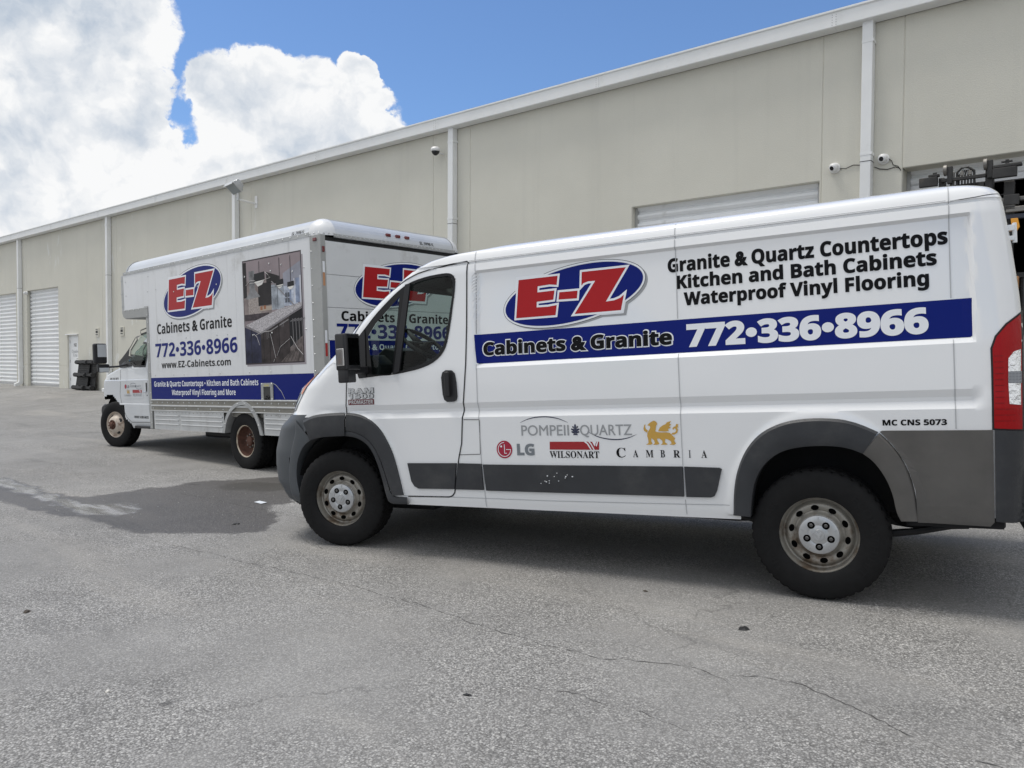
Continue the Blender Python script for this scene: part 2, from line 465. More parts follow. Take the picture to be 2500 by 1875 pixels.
def axis(breaks):
    o = [breaks[0][0]]
    for (a, _), (b, st) in zip(breaks, breaks[1:]):
        n = max(1, round((b-a)/st)); o += [a+(b-a)*(i+1)/n for i in range(n)]
    return o
ua = axis([(-900, 0), (-200, 100), (-60, 20), (-20, 2), (-14, .5), (-5, .07), (1, .4), (8, 1), (60, 10), (200, 40), (900, 100)])
na = axis([(-900, 0), (-200, 100), (-40, 20), (-8, 2), (2.6, .4), (6.0, .07), (12.0, .3), (30, 6), (200, 40), (900, 100)])
gv = [gpt(u, n) for u in ua for n in na]; nn_ = len(na)
gf = [(i*nn_+j, (i+1)*nn_+j, (i+1)*nn_+j+1, i*nn_+j+1) for i in range(len(ua)-1) for j in range(nn_-1)]
gme = mesh('ground', gv, gf)
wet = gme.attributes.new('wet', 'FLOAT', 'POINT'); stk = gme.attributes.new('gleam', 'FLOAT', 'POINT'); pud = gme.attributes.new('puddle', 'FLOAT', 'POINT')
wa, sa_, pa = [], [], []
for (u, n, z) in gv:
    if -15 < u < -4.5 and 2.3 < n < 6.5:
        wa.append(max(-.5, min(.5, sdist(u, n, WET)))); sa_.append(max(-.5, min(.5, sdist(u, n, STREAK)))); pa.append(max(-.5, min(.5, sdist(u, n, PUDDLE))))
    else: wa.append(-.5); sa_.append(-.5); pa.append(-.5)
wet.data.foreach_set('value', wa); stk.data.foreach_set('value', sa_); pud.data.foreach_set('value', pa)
gm = bpy.data.materials.new('asphalt'); gm.use_nodes = True; t = gm.node_tree; b = t.nodes['Principled BSDF']
oc = nd(t, 'ShaderNodeTexCoord').outputs['Object']
flat = nd(t, 'ShaderNodeVectorMath', operation='MULTIPLY', i={1: (1, 1, 0.0)}); lk(t, oc, flat.inputs[0]); fv = flat.outputs[0]
vor = nd(t, 'ShaderNodeTexVoronoi', i={'Scale': 115.0}); lk(t, fv, vor.inputs['Vector'])
vor2 = nd(t, 'ShaderNodeTexVoronoi', i={'Scale': 240.0}); lk(t, fv, vor2.inputs['Vector'])
sep = nd(t, 'ShaderNodeSeparateColor'); lk(t, vor.outputs['Color'], sep.inputs[0])
sep2 = nd(t, 'ShaderNodeSeparateColor'); lk(t, vor2.outputs['Color'], sep2.inputs[0])
big = noise(t, fv, 0.35, 5, 0.6); mid = noise(t, fv, 2.2, 6, 0.6); fine = noise(t, fv, 30, 3, 0.6)
stv = mth(t, 'ADD', mth(t, 'MULTIPLY', sep.outputs[0], 0.6), mth(t, 'MULTIPLY', sep2.outputs[0], 0.4))
stone = mixc(t, mapr(t, stv, 0.05, 0.9, 0, 1, False), (0.095, 0.093, 0.089), (0.46, 0.452, 0.437))
hi = mth(t, 'GREATER_THAN', sep.outputs[1], 0.94)
stone = mixc(t, mth(t, 'MULTIPLY', hi, 0.6), stone, (0.66, 0.65, 0.62))
crev = mapr(t, vor.outputs['Distance'], 0.36, 0.66)
stone = mixc(t, mth(t, 'MULTIPLY', crev, 0.5), stone, (0.055, 0.054, 0.052))
grain = mapr(t, noise(t, fv, 0.8, 4, 0.6).outputs['Fac'], 0.42, 0.62, 0.0, 0.6)
stone = mixc(t, grain, stone, (0.245, 0.241, 0.233))
tone = mth(t, 'ADD', mapr(t, big.outputs['Fac'], 0.3, 0.7, 0.78, 1.09, False), mapr(t, mid.outputs['Fac'], 0.3, 0.7, -0.09, 0.09, False))
tc3 = nd(t, 'ShaderNodeCombineColor'); [lk(t, tone, tc3.inputs[k]) for k in range(3)]
base = mixc(t, 1.0, stone, tc3.outputs[0], 'MULTIPLY')
# worn tyre and oil marks, stretched along the lane
sv = nd(t, 'ShaderNodeVectorMath', operation='MULTIPLY', i={1: (0.28, 1.5, 0)}); lk(t, oc, sv.inputs[0])
smear = noise(t, sv.outputs[0], 1.3, 7, 0.62, 0.6)
base = mixc(t, mapr(t, smear.outputs['Fac'], 0.56, 0.76, 0, 0.42), base, (0.085, 0.085, 0.086))
pale = noise(t, sv.outputs[0], 0.7, 6, 0.6, 0.3)
base = mixc(t, mapr(t, pale.outputs['Fac'], 0.50, 0.70, 0, 0.45), base, (0.33, 0.315, 0.29))
# hairline cracks
cv = nd(t, 'ShaderNodeVectorMath', operation='ADD'); lk(t, fv, cv.inputs[0])
cw = nd(t, 'ShaderNodeVectorMath', operation='SCALE', i={'Scale': 0.5}); lk(t, mid.outputs['Color'], cw.inputs[0]); lk(t, cw.outputs[0], cv.inputs[1])
crk = nd(t, 'ShaderNodeTexVoronoi', feature='DISTANCE_TO_EDGE', i={'Scale': 0.42}); lk(t, cv.outputs[0], crk.inputs['Vector'])
cmask = mth(t, 'MULTIPLY', mapr(t, crk.outputs['Distance'], 0.0, 0.0045, 1, 0), mapr(t, noise(t, fv, 0.9, 3).outputs['Fac'], 0.50, 0.60))
base = mixc(t, mth(t, 'MULTIPLY', cmask, 0.32), base, (0.03, 0.03, 0.03))
# spots
spt = nd(t, 'ShaderNodeTexVoronoi', i={'Scale': 0.9}); lk(t, cv.outputs[0], spt.inputs['Vector'])
base = mixc(t, mapr(t, spt.outputs['Distance'], 0.02, 0.04, 0.6, 0), base, (0.03, 0.03, 0.032))
# wet patch
def att(nm): return nd(t, 'ShaderNodeAttribute', attribute_name=nm).outputs['Fac']
jit = mth(t, 'MULTIPLY', mth(t, 'SUBTRACT', noise(t, fv, 2.2, 8, 0.68).outputs['Fac'], 0.5), 0.6)
wmask = mapr(t, mth(t, 'ADD', att('wet'), jit), -0.02, 0.05)
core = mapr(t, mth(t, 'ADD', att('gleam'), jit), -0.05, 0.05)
pmask = mapr(t, mth(t, 'ADD', att('puddle'), jit), -0.05, 0.08)
dark = mixc(t, 1.0, base, (0.37, 0.36, 0.355), 'MULTIPLY')
base = mixc(t, wmask, base, dark)
glare_tint = mth(t, 'MULTIPLY', core, mapr(t, noise(t, sv.outputs[0], 5.0, 6, 0.7).outputs['Fac'], 0.40, 0.62))
base = mixc(t, mth(t, 'MULTIPLY', glare_tint, 0.75), base, (0.40, 0.405, 0.42))  # sky glare along the wet streak, painted in as a paler base colour
base = mixc(t, mth(t, 'MULTIPLY', pmask, 0.55), base, (0.03, 0.028, 0.022))
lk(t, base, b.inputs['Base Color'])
rg = mth(t, 'SUBTRACT', 0.88, mth(t, 'MULTIPLY', wmask, mth(t, 'ADD', 0.36, mth(t, 'MULTIPLY', core, 0.36))), clamp=True)
lk(t, rg, b.inputs['Roughness'])
bh = mth(t, 'ADD', mth(t, 'MULTIPLY', vor.outputs['Distance'], -0.5), mth(t, 'MULTIPLY', fine.outputs['Fac'], 0.5))
bn = nd(t, 'ShaderNodeBump', i={'Distance': 0.006}); lk(t, bh, bn.inputs['Height'])
lk(t, mth(t, 'SUBTRACT', 0.75, mth(t, 'MULTIPLY', mth(t, 'MULTIPLY', core, wmask), 0.45)), bn.inputs['Strength']); lk(t, bn.outputs[0], b.inputs['Normal'])
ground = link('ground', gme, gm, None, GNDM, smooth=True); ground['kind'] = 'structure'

# ================================================================== BUILDING
stucco = bpy.data.materials.new('stucco'); stucco.use_nodes = True; t = stucco.node_tree; b = t.nodes['Principled BSDF']
oc = nd(t, 'ShaderNodeTexCoord').outputs['Object']
n1 = noise(t, oc, 0.6, 6, 0.6); n2 = noise(t, oc, 60, 3, 0.6)
stv = nd(t, 'ShaderNodeVectorMath', operation='MULTIPLY', i={1: (2.6, 1, 0.9)}); lk(t, oc, stv.inputs[0])
n3 = noise(t, stv.outputs[0], 1.1, 7, 0.62, 0.8)
sx = nd(t, 'ShaderNodeSeparateXYZ'); lk(t, oc, sx.inputs[0])
lefty = mapr(t, sx.outputs[0], -16, -20)
c = mixc(t, mapr(t, n1.outputs['Fac'], 0.3, 0.7, 0, 1, False), (0.615, 0.600, 0.527), (0.680, 0.664, 0.585))
c = mixc(t, mapr(t, n2.outputs['Fac'], 0.35, 0.65, 0, 0.35, False), c, (0.57, 0.552, 0.48))
c = mixc(t, mth(t, 'MULTIPLY', mapr(t, n3.outputs['Fac'], 0.60, 0.66, 0, 0.8), mth(t, 'MULTIPLY', lefty, mapr(t, noise(t, oc, 0.33, 2).outputs['Fac'], 0.44, 0.58))), c, (0.72, 0.72, 0.68))
streakv = nd(t, 'ShaderNodeVectorMath', operation='MULTIPLY', i={1: (3.0, 1, 0.12)}); lk(t, oc, streakv.inputs[0])
c = mixc(t, mapr(t, noise(t, streakv.outputs[0], 1.0, 5, 0.6).outputs['Fac'], 0.52, 0.80, 0, 0.20), c, (0.42, 0.41, 0.37))
lk(t, c, b.inputs['Base Color']); b.inputs['Roughness'].default_value = 0.9
bn = nd(t, 'ShaderNodeBump', i={'Strength': 0.5, 'Distance': 0.008}); lk(t, n2.outputs['Fac'], bn.inputs['Height']); lk(t, bn.outputs[0], b.inputs['Normal'])
trim = M('trim_white', (0.78, 0.79, 0.785), 0.4, var=(1.3, 0.06), grime=(2.5, 0.58, 0.8, (0.62, 0.62, 0.60, 1)))
doorwhite = M('door_white', (0.82, 0.83, 0.83), 0.35, var=(0.9, 0.05), grime=(3.0, 0.6, 0.85, (0.45, 0.44, 0.42, 1)))
jambm = M('jamb', (0.55, 0.55, 0.49), 0.8, var=(2, .08))
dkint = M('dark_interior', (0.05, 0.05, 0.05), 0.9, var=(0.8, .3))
blackm = M('black', (0.012, 0.012, 0.013), 0.55)
greyd = M('dark_gap', (0.03, 0.03, 0.032), 0.8)

bld = empty('warehouse', BLDM, 'long beige stucco warehouse with white gutter and roll up doors', 'building')
ZB, ZT, ZJ = 0.15, 6.2, 1.245
JOINTS = [-58.6, -50.75, -49.7, -42.9, -41.85, -34.95, -33.88, -27.19, -26.11, -19.29, -18.27, -11.51, -10.47, -3.59, -2.515, 5.35, 6.4, 14.2]
DOORS = {(-41.85, -34.95): [(-38.07, -35.03, 4.13)], (-33.88, -27.19): [(-33.88, -30.86, 4.14), (-30.075, -29.18, 2.335)],
         (-10.47, -3.59): [(-6.74, -3.62, 4.11)], (-2.515, 5.35): [(-2.515, 0.52, 4.13)]}
def panel_polys(u0, u1, doors):
    up = []; x = u0; P = [(u1, ZT), (u0, ZT)]
    bot = [(u0, ZJ)]
    for d0, d1, h in sorted(doors):
        if d0 > u0+1e-3: bot += [(d0, ZJ), (d0, h), (d1, h), (d1, ZJ)]
        else: bot = [(u0, h), (d1, h), (d1, ZJ)]
    bot.append((u1, ZJ)); up.append([(u1, ZT), (u0, ZT)]+bot)
    x = u0
    for d0, d1, h in sorted(doors)+[(u1, u1, 0)]:
        if d0-x > 0.02: up.append([(x, ZB), (d0, ZB), (d0, ZJ), (x, ZJ)])
        x = d1
    return up
for u0, u1 in zip(JOINTS, JOINTS[1:]):
    for P in panel_polys(u0, u1, DOORS.get((u0, u1), [])):
        MB().prism(P, XZ, 0.0, 0.34).build('wall_panel', stucco, bld, bevel=0.011, seg=1)
# gutter fascia in lengths with cover plates, soffit and roof
gl = 3.93; u = -58.4; k = 0
prof = [(-.22, 6.19), (-.232, 6.20), (-.232, 6.385), (-.255, 6.40), (-.255, 6.425), (-.15, 6.425), (-.15, 6.40), (0.10, 6.40), (0.10, 6.24), (-.02, 6.235), (-.02, 6.19)]
gme_ = None
while u < 14:
    if gme_ is None:
        o = MB().prism(prof, YZ, 0.002, gl-.002).build('gutter', trim, bld); gme_ = o.data
    else: o = link('gutter', gme_, None, bld)
    o.location = (u, 0, 0)
    pl = boxo('cover_plate', -.035, .035, -.236, -.20, 6.196, 6.382, trim, o)
    rv = MB()
    for s_ in (-.026, .026):
        for q in range(5): rv.lathe([(-.2375, .0001), (-.2375, .004), (-.235, .006)], 6, (s_, 0, 6.22+q*.035))
    rv = rv.build('rivets', greyd, o); rv['kind'] = 'stuff'
    u += gl
boxo('soffit', -58.4, 14, -.20, 0.02, 6.197, 6.205, M('soffit', (.35, .35, .34), .6), bld)
MB().prism([(0.0, 6.39), (24, 7.2), (24, 6.9), (0.0, 6.30)], YZ, -58.5, 14.2).build('roof', M('roof_metal', (.6, .6, .6), .4, .3), bld)
for nm, a in (('side_wall', -58.6), ('side_wall', 14.0)): boxo(nm, a, a+.2, .34, 24, ZB, 6.3, stucco, bld)
boxo('back_wall', -58.6, 14.2, 23.8, 24, ZB, 6.8, stucco, bld)
# downspouts with straps and elbows
strap_z = [5.9, 4.35, 2.75, 1.15]
for du, full in ((-42.3, 1), (-34.45, 1), (-26.61, 1), (-18.955, 1), (-10.955, 1), (-3.026, 1), (4.9, 1)):
    d = boxo('downspout', du, du+.140, -.150, -.010, .62, 6.23, trim, bld, bevel=.008)
    for i, z in enumerate(strap_z): boxo('strap', du-.002, du+.152, -.1535, -.006, z, z+.035, trim, d)
    boxo('joint', du-.003, du+.143, -.153, -.009, 4.262, 4.270, greyd, d)
    MB().prism([(-.15, .64), (-.01, .64), (-.02, .50), (-.20, .40), (-.30, .40), (-.30, .50), (-.16, .56)], YZ, du-.001, du+.141).build('elbow', trim, d, bevel=.006)
# roll-up doors: jamb guides, header, one slat mesh shared by all slats of a width
SLAT = .155
def slatmesh(w):
    pr = [(0, 0), (.006, .012), (-.024, .036), (-.044, .074), (-.034, .110), (.002, .128), (.006, .140), (0, .153)]
    return MB().prism(pr+[(.014, .153), (.014, 0)], YZ, 0, w).build('slat', doorwhite).data
SM_ = {}
def rollup(u0, u1, zt, z0, name='roll_up_door', dp=0.0):
    w = u1-u0-.06
    d = boxo(name, u0+.004, u1-.004, .171+dp, .18+dp, z0, zt+.03, M('curtain_back', (.4, .4, .4), .6), bld)
    for a, b_ in ((u0+.002, u0+.05), (u1-.05, u1-.002)): boxo('guide', a, b_, .105+dp, .17+dp, z0, zt+.02, M('guide', (.42, .42, .41), .5, .4), d)
    k = round(w, 3)
    if k not in SM_:
        SM_[k] = slatmesh(w)
        for o in [q for q in COL.objects if q.data == SM_[k]]: bpy.data.objects.remove(o)
    z = z0+.07; n = 0
    boxo('bottom_bar', u0+.03, u1-.03, .12+dp, .165+dp, z0+.002, z0+.066, M('bar', (.5, .5, .5), .4, .6), d)
    while z < zt-.02:
        s_ = link('slat', SM_[k], None, d); s_.location = (u0+.03, .150+dp, z); z += SLAT; n += 1
    return d
rollup(-38.07, -35.03, 4.13, .415); rollup(-33.88, -30.86, 4.14, .415); rollup(-6.74, -3.62, 4.11, .40)
dopen = rollup(-2.515, .52, 4.13, 3.85, dp=.16)
for (a, b_) in ((-33.88, -30.86), (-38.07, -35.03), (-6.74, -3.62), (-2.515, .52)):
    boxo('threshold', a+.003, b_-.003, .02, .33, .30, .418, M('concrete', (.38, .37, .34), .85, var=(2, .15)), bld, bevel=.01)
# bay interior behind the open door
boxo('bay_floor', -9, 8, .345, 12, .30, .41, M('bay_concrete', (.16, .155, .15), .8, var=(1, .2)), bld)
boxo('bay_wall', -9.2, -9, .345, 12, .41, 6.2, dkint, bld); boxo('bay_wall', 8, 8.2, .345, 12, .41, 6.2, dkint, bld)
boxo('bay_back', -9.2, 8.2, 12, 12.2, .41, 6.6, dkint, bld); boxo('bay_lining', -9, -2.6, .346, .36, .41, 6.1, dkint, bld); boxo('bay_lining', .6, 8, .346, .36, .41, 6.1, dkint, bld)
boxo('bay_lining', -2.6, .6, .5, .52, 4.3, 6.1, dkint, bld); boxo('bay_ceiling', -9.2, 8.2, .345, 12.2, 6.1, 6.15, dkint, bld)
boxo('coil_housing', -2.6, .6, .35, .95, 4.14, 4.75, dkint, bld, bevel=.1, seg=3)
# personnel door 102
pd = boxo('personnel_door', -30.04, -29.21, .08, .125, .42, 2.30, doorwhite, bld, bevel=.004)
for a, b_ in ((-30.075, -30.042), (-29.208, -29.18)): boxo('door_frame', a+.001, b_, .05, .2, .40, 2.334, doorwhite, pd)
boxo('door_frame', -30.04, -29.21, .05, .2, 2.302, 2.333, doorwhite, pd)
boxo('drip_cap', -30.15, -29.13, -.06, -.002, 2.345, 2.375, doorwhite, pd)
def bmap(nn): return lambda a, b_, off: (a, nn-off, b_)
decal('number', fit(text2d(bold('102')), -29.74, -29.49, 1.93, 2.045), bmap(.08), blackm, pd)
greyt = M('grey_print', (.35, .36, .37), .6)
decal('lettering', fit(text2d(serif('Creative')), -29.90, -29.33, 1.70, 1.82), bmap(.08), greyt, pd); decal('lettering', fit(text2d(serif('Urns')), -29.79, -29.44, 1.565, 1.685), bmap(.08), greyt, pd)
MB().tube([(-29.28, .08, 1.49), (-29.28, .03, 1.49), (-29.34, .02, 1.49)], .014).build('door_handle', M('steel', (.45, .44, .42), .35, .9), pd)
for z in (.7, 1.35, 2.05): boxo('hinge', -30.05, -30.03, .068, .079, z, z+.1, M('steel', (.45, .44, .42), .35, .9), pd)
# little wall vents, painted like the wall, with dark slots
for vu in (-27.71, -25.855, -19.9, -17.6):
    v_ = boxo('wall_vent', vu, vu+.255, -.03, -.001, 2.24, 2.54, stucco, bld, bevel=.008)
    for z, h in ((2.30, .03), (2.37, .08), (2.485, .025)): boxo('slot', vu+.05, vu+.205, -.034, -.0295, z, z+h, blackm, v_)

# ------------------------------------------------------------------ security cameras, flood light, cable
camw = M('camera_white', (.78, .78, .77), .35)
def wallcam(u, z, label, aim=(-.35, -.8, -.45), nm='security_camera'):
    e = empty(nm, BLDM @ Matrix.Translation((u, 0, z)), label, 'camera', 'security cameras on the warehouse wall')
    MB().lathe([(-.001, .0001), (-.001, .075), (-.03, .075), (-.045, .06), (-.045, .0001)], 24).build('mount_plate', camw, e, smooth=False)
    d = Vector(aim).normalized(); q = d.to_track_quat('-Y', 'Z').to_matrix().to_4x4()
    b_ = MB().lathe([(.06, .0001), (.055, .035), (.03, .055), (-.01, .062), (-.035, .052), (-.045, .04), (-.044, .0001)], 24).build('body', camw, e, Matrix.Translation((0, -.075, 0)) @ q, smooth=True)
    MB().lathe([(-.0465, .0001), (-.0465, .030), (-.0455, .032)], 20).build('lens', M('lens', (.01, .01, .012), .1), b_)
    return e
wallcam(-3.40, 4.263, 'small white dome camera left of the right downspout, cable trailing right')
wallcam(-2.75, 4.286, 'small white dome camera right of the right downspout above the open bay', aim=(-.2, -.9, -.35))
wallcam(-33.84, 4.06, 'tiny white bullet camera at the top left corner of a roll up door', aim=(-.6, -.6, -.5))
e = empty('dome_camera', BLDM @ Matrix.Translation((-11.25, 0, 5.78)), 'white dome camera under the gutter by the middle downspout', 'camera')
MB().tube([(.03, 0, -.03), (.03, -.10, -.03), (0, -.16, -.02)], .022).build('arm', camw, e)
MB().lathe([(.07, .0001), (.07, .08), (.03, .10), (-.01, .095), (-.012, .0001)], 24, (0, -.2, 0), 'z').build('housing', camw, e, smooth=True)
MB().lathe([(-.012, .085), (-.05, .07), (-.085, .035), (-.095, .0001)], 24, (0, -.2, 0), 'z').build('bubble', M('bubble', (.02, .02, .022), .12), e, smooth=True)
cb = MB().tube([(-3.35, -.012, 4.25), (-3.25, -.014, 4.235), (-3.15, -.012, 4.27), (-3.04, -.012, 4.25)], .006, 6)
tag(cb.build('camera_cable', blackm, None, BLDM), 'thin black camera cable left of the right downspout', 'cable')
cb = MB().tube([(-2.87, -.012, 4.20), (-2.8, -.014, 4.16), (-2.7, -.013, 4.14), (-2.6, -.012, 4.16), (-2.54, -.012, 4.13)], .006, 6)
cb.tube([(-2.70, -.04, 4.29), (-2.65, -.014, 4.25), (-2.63, -.013, 4.19), (-2.57, -.013, 4.165), (-2.53, -.012, 4.10)], .006, 6)
tag(cb.build('camera_cable', blackm, None, BLDM), 'thin black cable drooping from camera to the open bay corner', 'cable')
fl = empty('flood_light', BLDM @ Matrix.Translation((-18.02, 0, 5.62)), 'grey box flood light on an arm beside a downspout near the gutter', 'flood light')
alu = M('light_alu', (.55, .56, .56), .4, .5)
boxo('wall_bracket', -.06, .06, -.02, -.001, -.16, .16, camw, fl, bevel=.01)
MB().tube([(0, 0, -.05), (-.02, -.50, -.02), (-.02, -.53, .0)], .028, 10).build('arm', camw, fl)
MB().tube([(-.02, -.52, -.04), (-.02, -.52, .20)], .035, 10).build('upright', alu, fl)
hm = Matrix.Translation((-.05, -.58, .33)) @ Matrix.Scale(.8, 4) @ Matrix.Rotation(R(-38), 4, 'X') @ Matrix.Rotation(R(-12), 4, 'Y')
hd = MB().prism([(-.20, -.16), (.20, -.16), (.20, -.04), (.15, -.02), (.15, .08), (.08, .12), (-.08, .12), (-.15, .08), (-.15, -.02), (-.20, -.04)], lambda a, b_, d: (d, a, b_), -.21, .21).build('housing', alu, fl, hm, bevel=.012)
boxo('lens', -.185, .185, -.175, .175, -.166, -.158, M('lens_glass', (.30, .33, .34), .2), hd)
boxo('visor', -.20, .20, -.215, -.20, -.24, -.10, alu, hd)

# ------------------------------------------------------------------ black pallets leaning on the wall by door 102
blkp = M('black_plastic', (.018, .018, .019), .6, var=(8, .3))
def pallet(name, mtx, w, h, label):
    e = empty(name, mtx, label, 'pallet', 'black plastic pallets leaning by the door')
    deck = MB()
    for i in range(13):
        x = -w/2+w*i/12; deck.box(x-.022, x+.022, -.02, .0, .0, h)
    for i in range(14):
        z = h*i/13; deck.box(-w/2, w/2, -.016, -.004, z-.02, z+.02)
    deck.build('deck', blkp, e)
    for x in (-w/2+.06, 0, w/2-.06):
        for z in (.07, h/2, h-.07): boxo('foot', x-.07, x+.07, -.15, -.021, z-.07, z+.07, blkp, e, bevel=.015)
    boxo('back_sheet', -w/2, w/2, .001, .02, 0, h, blkp, e)
    for z in (.07, h/2, h-.07): boxo('runner', -w/2, w/2, -.175, -.151, z-.045, z+.045, blkp, e, bevel=.01)
    return e
def lean(u, n, ang, yaw): return BLDM @ Matrix.Translation((u, n, gz(u, n+BDIST)+.01)) @ Matrix.Rotation(R(yaw), 4, 'Z') @ Matrix.Rotation(R(-ang), 4, 'X')
pallet('plastic_pallet', lean(-27.95, -.14, 5, 0), .86, 1.02, 'black plastic pallet leaning flat against the beige wall, behind another')
pallet('plastic_pallet', lean(-28.35, -.24, 8, 0), .86, 1.02, 'front black plastic pallet leaning across the white door 102')

# ------------------------------------------------------------------ forklift standing in the open bay (mast and carriage seen over the van)
fk = empty('forklift', BLDM @ Matrix.Translation((0, 0, CAMH)), 'dark forklift with raised mast standing in the open bay behind the van', 'forklift')
mastm = M('mast_steel', (.035, .034, .033), .5, .3, var=(5, .4), grime=(9, .55, .75, (.10, .085, .07, 1)))
lightsteel = M('roller_steel', (.20, .19, .175), .45, .6, var=(9, .2))
N0 = -.9; FB = .40-CAMH
for a, b_ in ((-1.912, -1.85), (-1.42, -1.34)):
    boxo('mast_rail', a, b_, N0+.02, N0+.16, FB+.1, 2.29 if a < -1.6 else 2.33, mastm, fk, bevel=.006)
for a, b_ in ((-1.84, -1.79), (-1.49, -1.43)): boxo('inner_rail', a, b_, N0+.03, N0+.15, FB+.3, 2.18, mastm, fk, bevel=.005)
boxo('cross_beam', -1.88, -1.41, N0-.02, N0+.02, 2.228, 2.27, mastm, fk, bevel=.006)
boxo('cross_beam', -1.88, -1.41, N0+.04, N0+.10, 1.10, 1.18, mastm, fk, bevel=.006)
for x, z in ((-1.835, 2.37), (-1.415, 2.38)):
    r_ = MB().lathe([(-.022, .0001), (-.022, .05), (-.017, .066), (.017, .066), (.022, .05), (.022, .0001)], 24, (0, 0, 0), 'x').build('roller', lightsteel, fk, Matrix.Translation((x, N0, z)), smooth=False)
    boxo('bracket', -.05+.07, .075, -.03, .03, -.17, .04, mastm, r_, bevel=.006)
boxo('carriage_plate', -2.117, -1.915, N0-.06, N0, 2.19, 2.30, mastm, fk, bevel=.006)
boxo('carriage_plate', -1.338, -1.095, N0-.06, N0, 2.19, 2.305, mastm, fk, bevel=.006)
boxo('carriage_bar', -1.338, -1.05, N0-.05, N0+.03, 2.31, 2.345, mastm, fk, bevel=.006)
boxo('clip', -1.256, -1.145, N0-.02, N0+.02, 2.372, 2.386, mastm, fk); boxo('clip', -1.215, -1.18, N0-.02, N0+.02, 2.347, 2.40, mastm, fk)
boxo('mast_plate', -1.86, -1.43, N0+.17, N0+.19, 1.2, 2.215, mastm, fk); boxo('carriage_bar', -2.02, -1.90, N0-.04, N0+.03, 2.305, 2.335, mastm, fk, bevel=.006); boxo('carriage_bar', -1.975, -1.93, N0-.02, N0+.02, 2.336, 2.36, mastm, fk, bevel=.006); boxo('lift_cylinder', -1.80, -1.75, N0+.05, N0+.11, 1.0, 2.36, lightsteel, fk, bevel=.02)
boxo('cable_tray', -1.345, -1.0, N0+.06, N0+.12, 1.92, 1.97, lightsteel, fk, bevel=.01); boxo('tilt_bracket', -1.235, -1.10, N0-.05, N0+.02, 1.80, 1.86, mastm, fk, bevel=.01)
for i in range(6): MB().tube([(-1.70+i*.032, N0+.06, 1.2), (-1.70+i*.032, N0+.06, 2.30), (-1.66+i*.020, N0+.06, 2.355)], .010, 6).build('hose', mastm, fk)
MB().tube([(-1.715, N0+.02, 2.17), (-1.713, N0+.02, 2.33), (-1.67, N0+.02, 2.375), (-1.60, N0+.02, 2.38), (-1.535, N0+.02, 2.33), (-1.53, N0+.02, 2.17)], .014, 8).build('hose_guard', mastm, fk)
for x in (-1.66, -1.575): boxo('chain_anchor', x-.02, x+.02, N0-.01, N0+.01, 2.28, 2.33, lightsteel, fk, bevel=.004)
boxo('side_post', -1.25, -1.143, N0+.2, N0+.3, FB+.3, 2.19, mastm, fk, bevel=.006)
boxo('carriage_plate', -1.225, -1.07, N0-.03, N0+.03, 1.863, 1.985, mastm, fk, bevel=.006)
boxo('hook_bar', -1.20, -.85, N0-.05, N0+.01, 1.775, 1.84, lightsteel, fk, bevel=.008)
boxo('hook_bar', -1.30, -.75, N0-.03, N0+.05, 1.70, 1.755, M('blue_steel', (.03, .035, .055), .5), fk, bevel=.006)
MB().prism([(-1.145, 1.70), (-1.075, 1.70), (-1.055, 1.60), (-1.085, 1.545), (-1.135, 1.60)], XZ, N0-.06, N0-.03).build('amber_plate', M('amber', (.75, .33, .03), .4), fk, bevel=.004)
boxo('counterweight', -1.9, -1.0, N0+1.6, N0+2.4, FB+.2, FB+1.1, mastm, fk, bevel=.05); boxo('chassis', -1.9, -1.0, N0+.25, N0+1.6, FB+.2, FB+.75, mastm, fk, bevel=.03)
for x in (-1.9, -.95):
    for y in (N0+.45, N0+2.0): MB().lathe([(-.09, .05), (-.09, .25), (-.06, .28), (.06, .28), (.09, .25), (.09, .05)], 24, (x, y, FB+.285), 'x').build('wheel', blackm, fk)
for x in (-1.85, -1.05):
    for y in (N0+.4, N0+1.7): MB().tube([(x, y, FB+.7), (x, y, FB+2.1)], .03).build('guard_post', mastm, fk)
boxo('overhead_guard', -1.9, -1.0, N0+.35, N0+1.75, FB+2.1, FB+2.16, mastm, fk); boxo('seat', -1.65, -1.25, N0+1.0, N0+1.5, FB+.75, FB+.95, blackm, fk, bevel=.05)
bb = boxo('cardboard_box', -1.30, -1.0, -.05, .35, -.0, .46, M('cardboard', (.36, .20, .10), .8), None, BLDM @ Matrix.Translation((.06, -.6, 2.03)))
bpy.data.objects.remove(bb)
wd = boxo('timber_post', -.03, .03, -.05, .05, 0, 2.10, M('timber', (.42, .22, .10), .7, var=(6, .2)), None, BLDM @ Matrix.Translation((-1.09, -.88, gz(-1.09, BDIST-.88))) , bevel=.006)
tag(wd, 'brown timber post standing by the open bay behind the van', 'post')

# ================================================================== VAN
paint = M('van_white', (0.79, 0.80, 0.81), 0.2, coat=1.0, spec=0.5, bump=(2.1, 0.22, 1.0), back=(0.04, 0.04, 0.042, 1), grime=(1.6, 0.62, 0.95, (0.66, 0.66, 0.65, 1)))
clad = M('cladding', (0.030, 0.032, 0.036), 0.5, spec=0.4, var=(6, .12), bump=(400, 0.15), grime=(3.5, .45, .75, (.055, .056, .058, 1)))
cladf = M('cladding_faded', (0.098, 0.093, 0.087), 0.6, spec=0.4, var=(4, .15), bump=(400, 0.15), grime=(3, .5, .8, (.08, .078, .075, 1)))
bumpm = M('bumper_plastic', (0.066, 0.073, 0.081), 0.48, spec=0.45, bump=(400, 0.1), var=(3, .08))
rubber = M('rubber', (0.0095, 0.0095, 0.010), 0.75, spec=0.22, var=(20, .2))
gloss = M('gloss_black', (0.008, 0.008, 0.009), 0.3, spec=.3)
satin = M('satin_black', (0.020, 0.020, 0.022), 0.45, spec=.35)
seamm = M('seam', (0.010, 0.010, 0.011), 0.8)
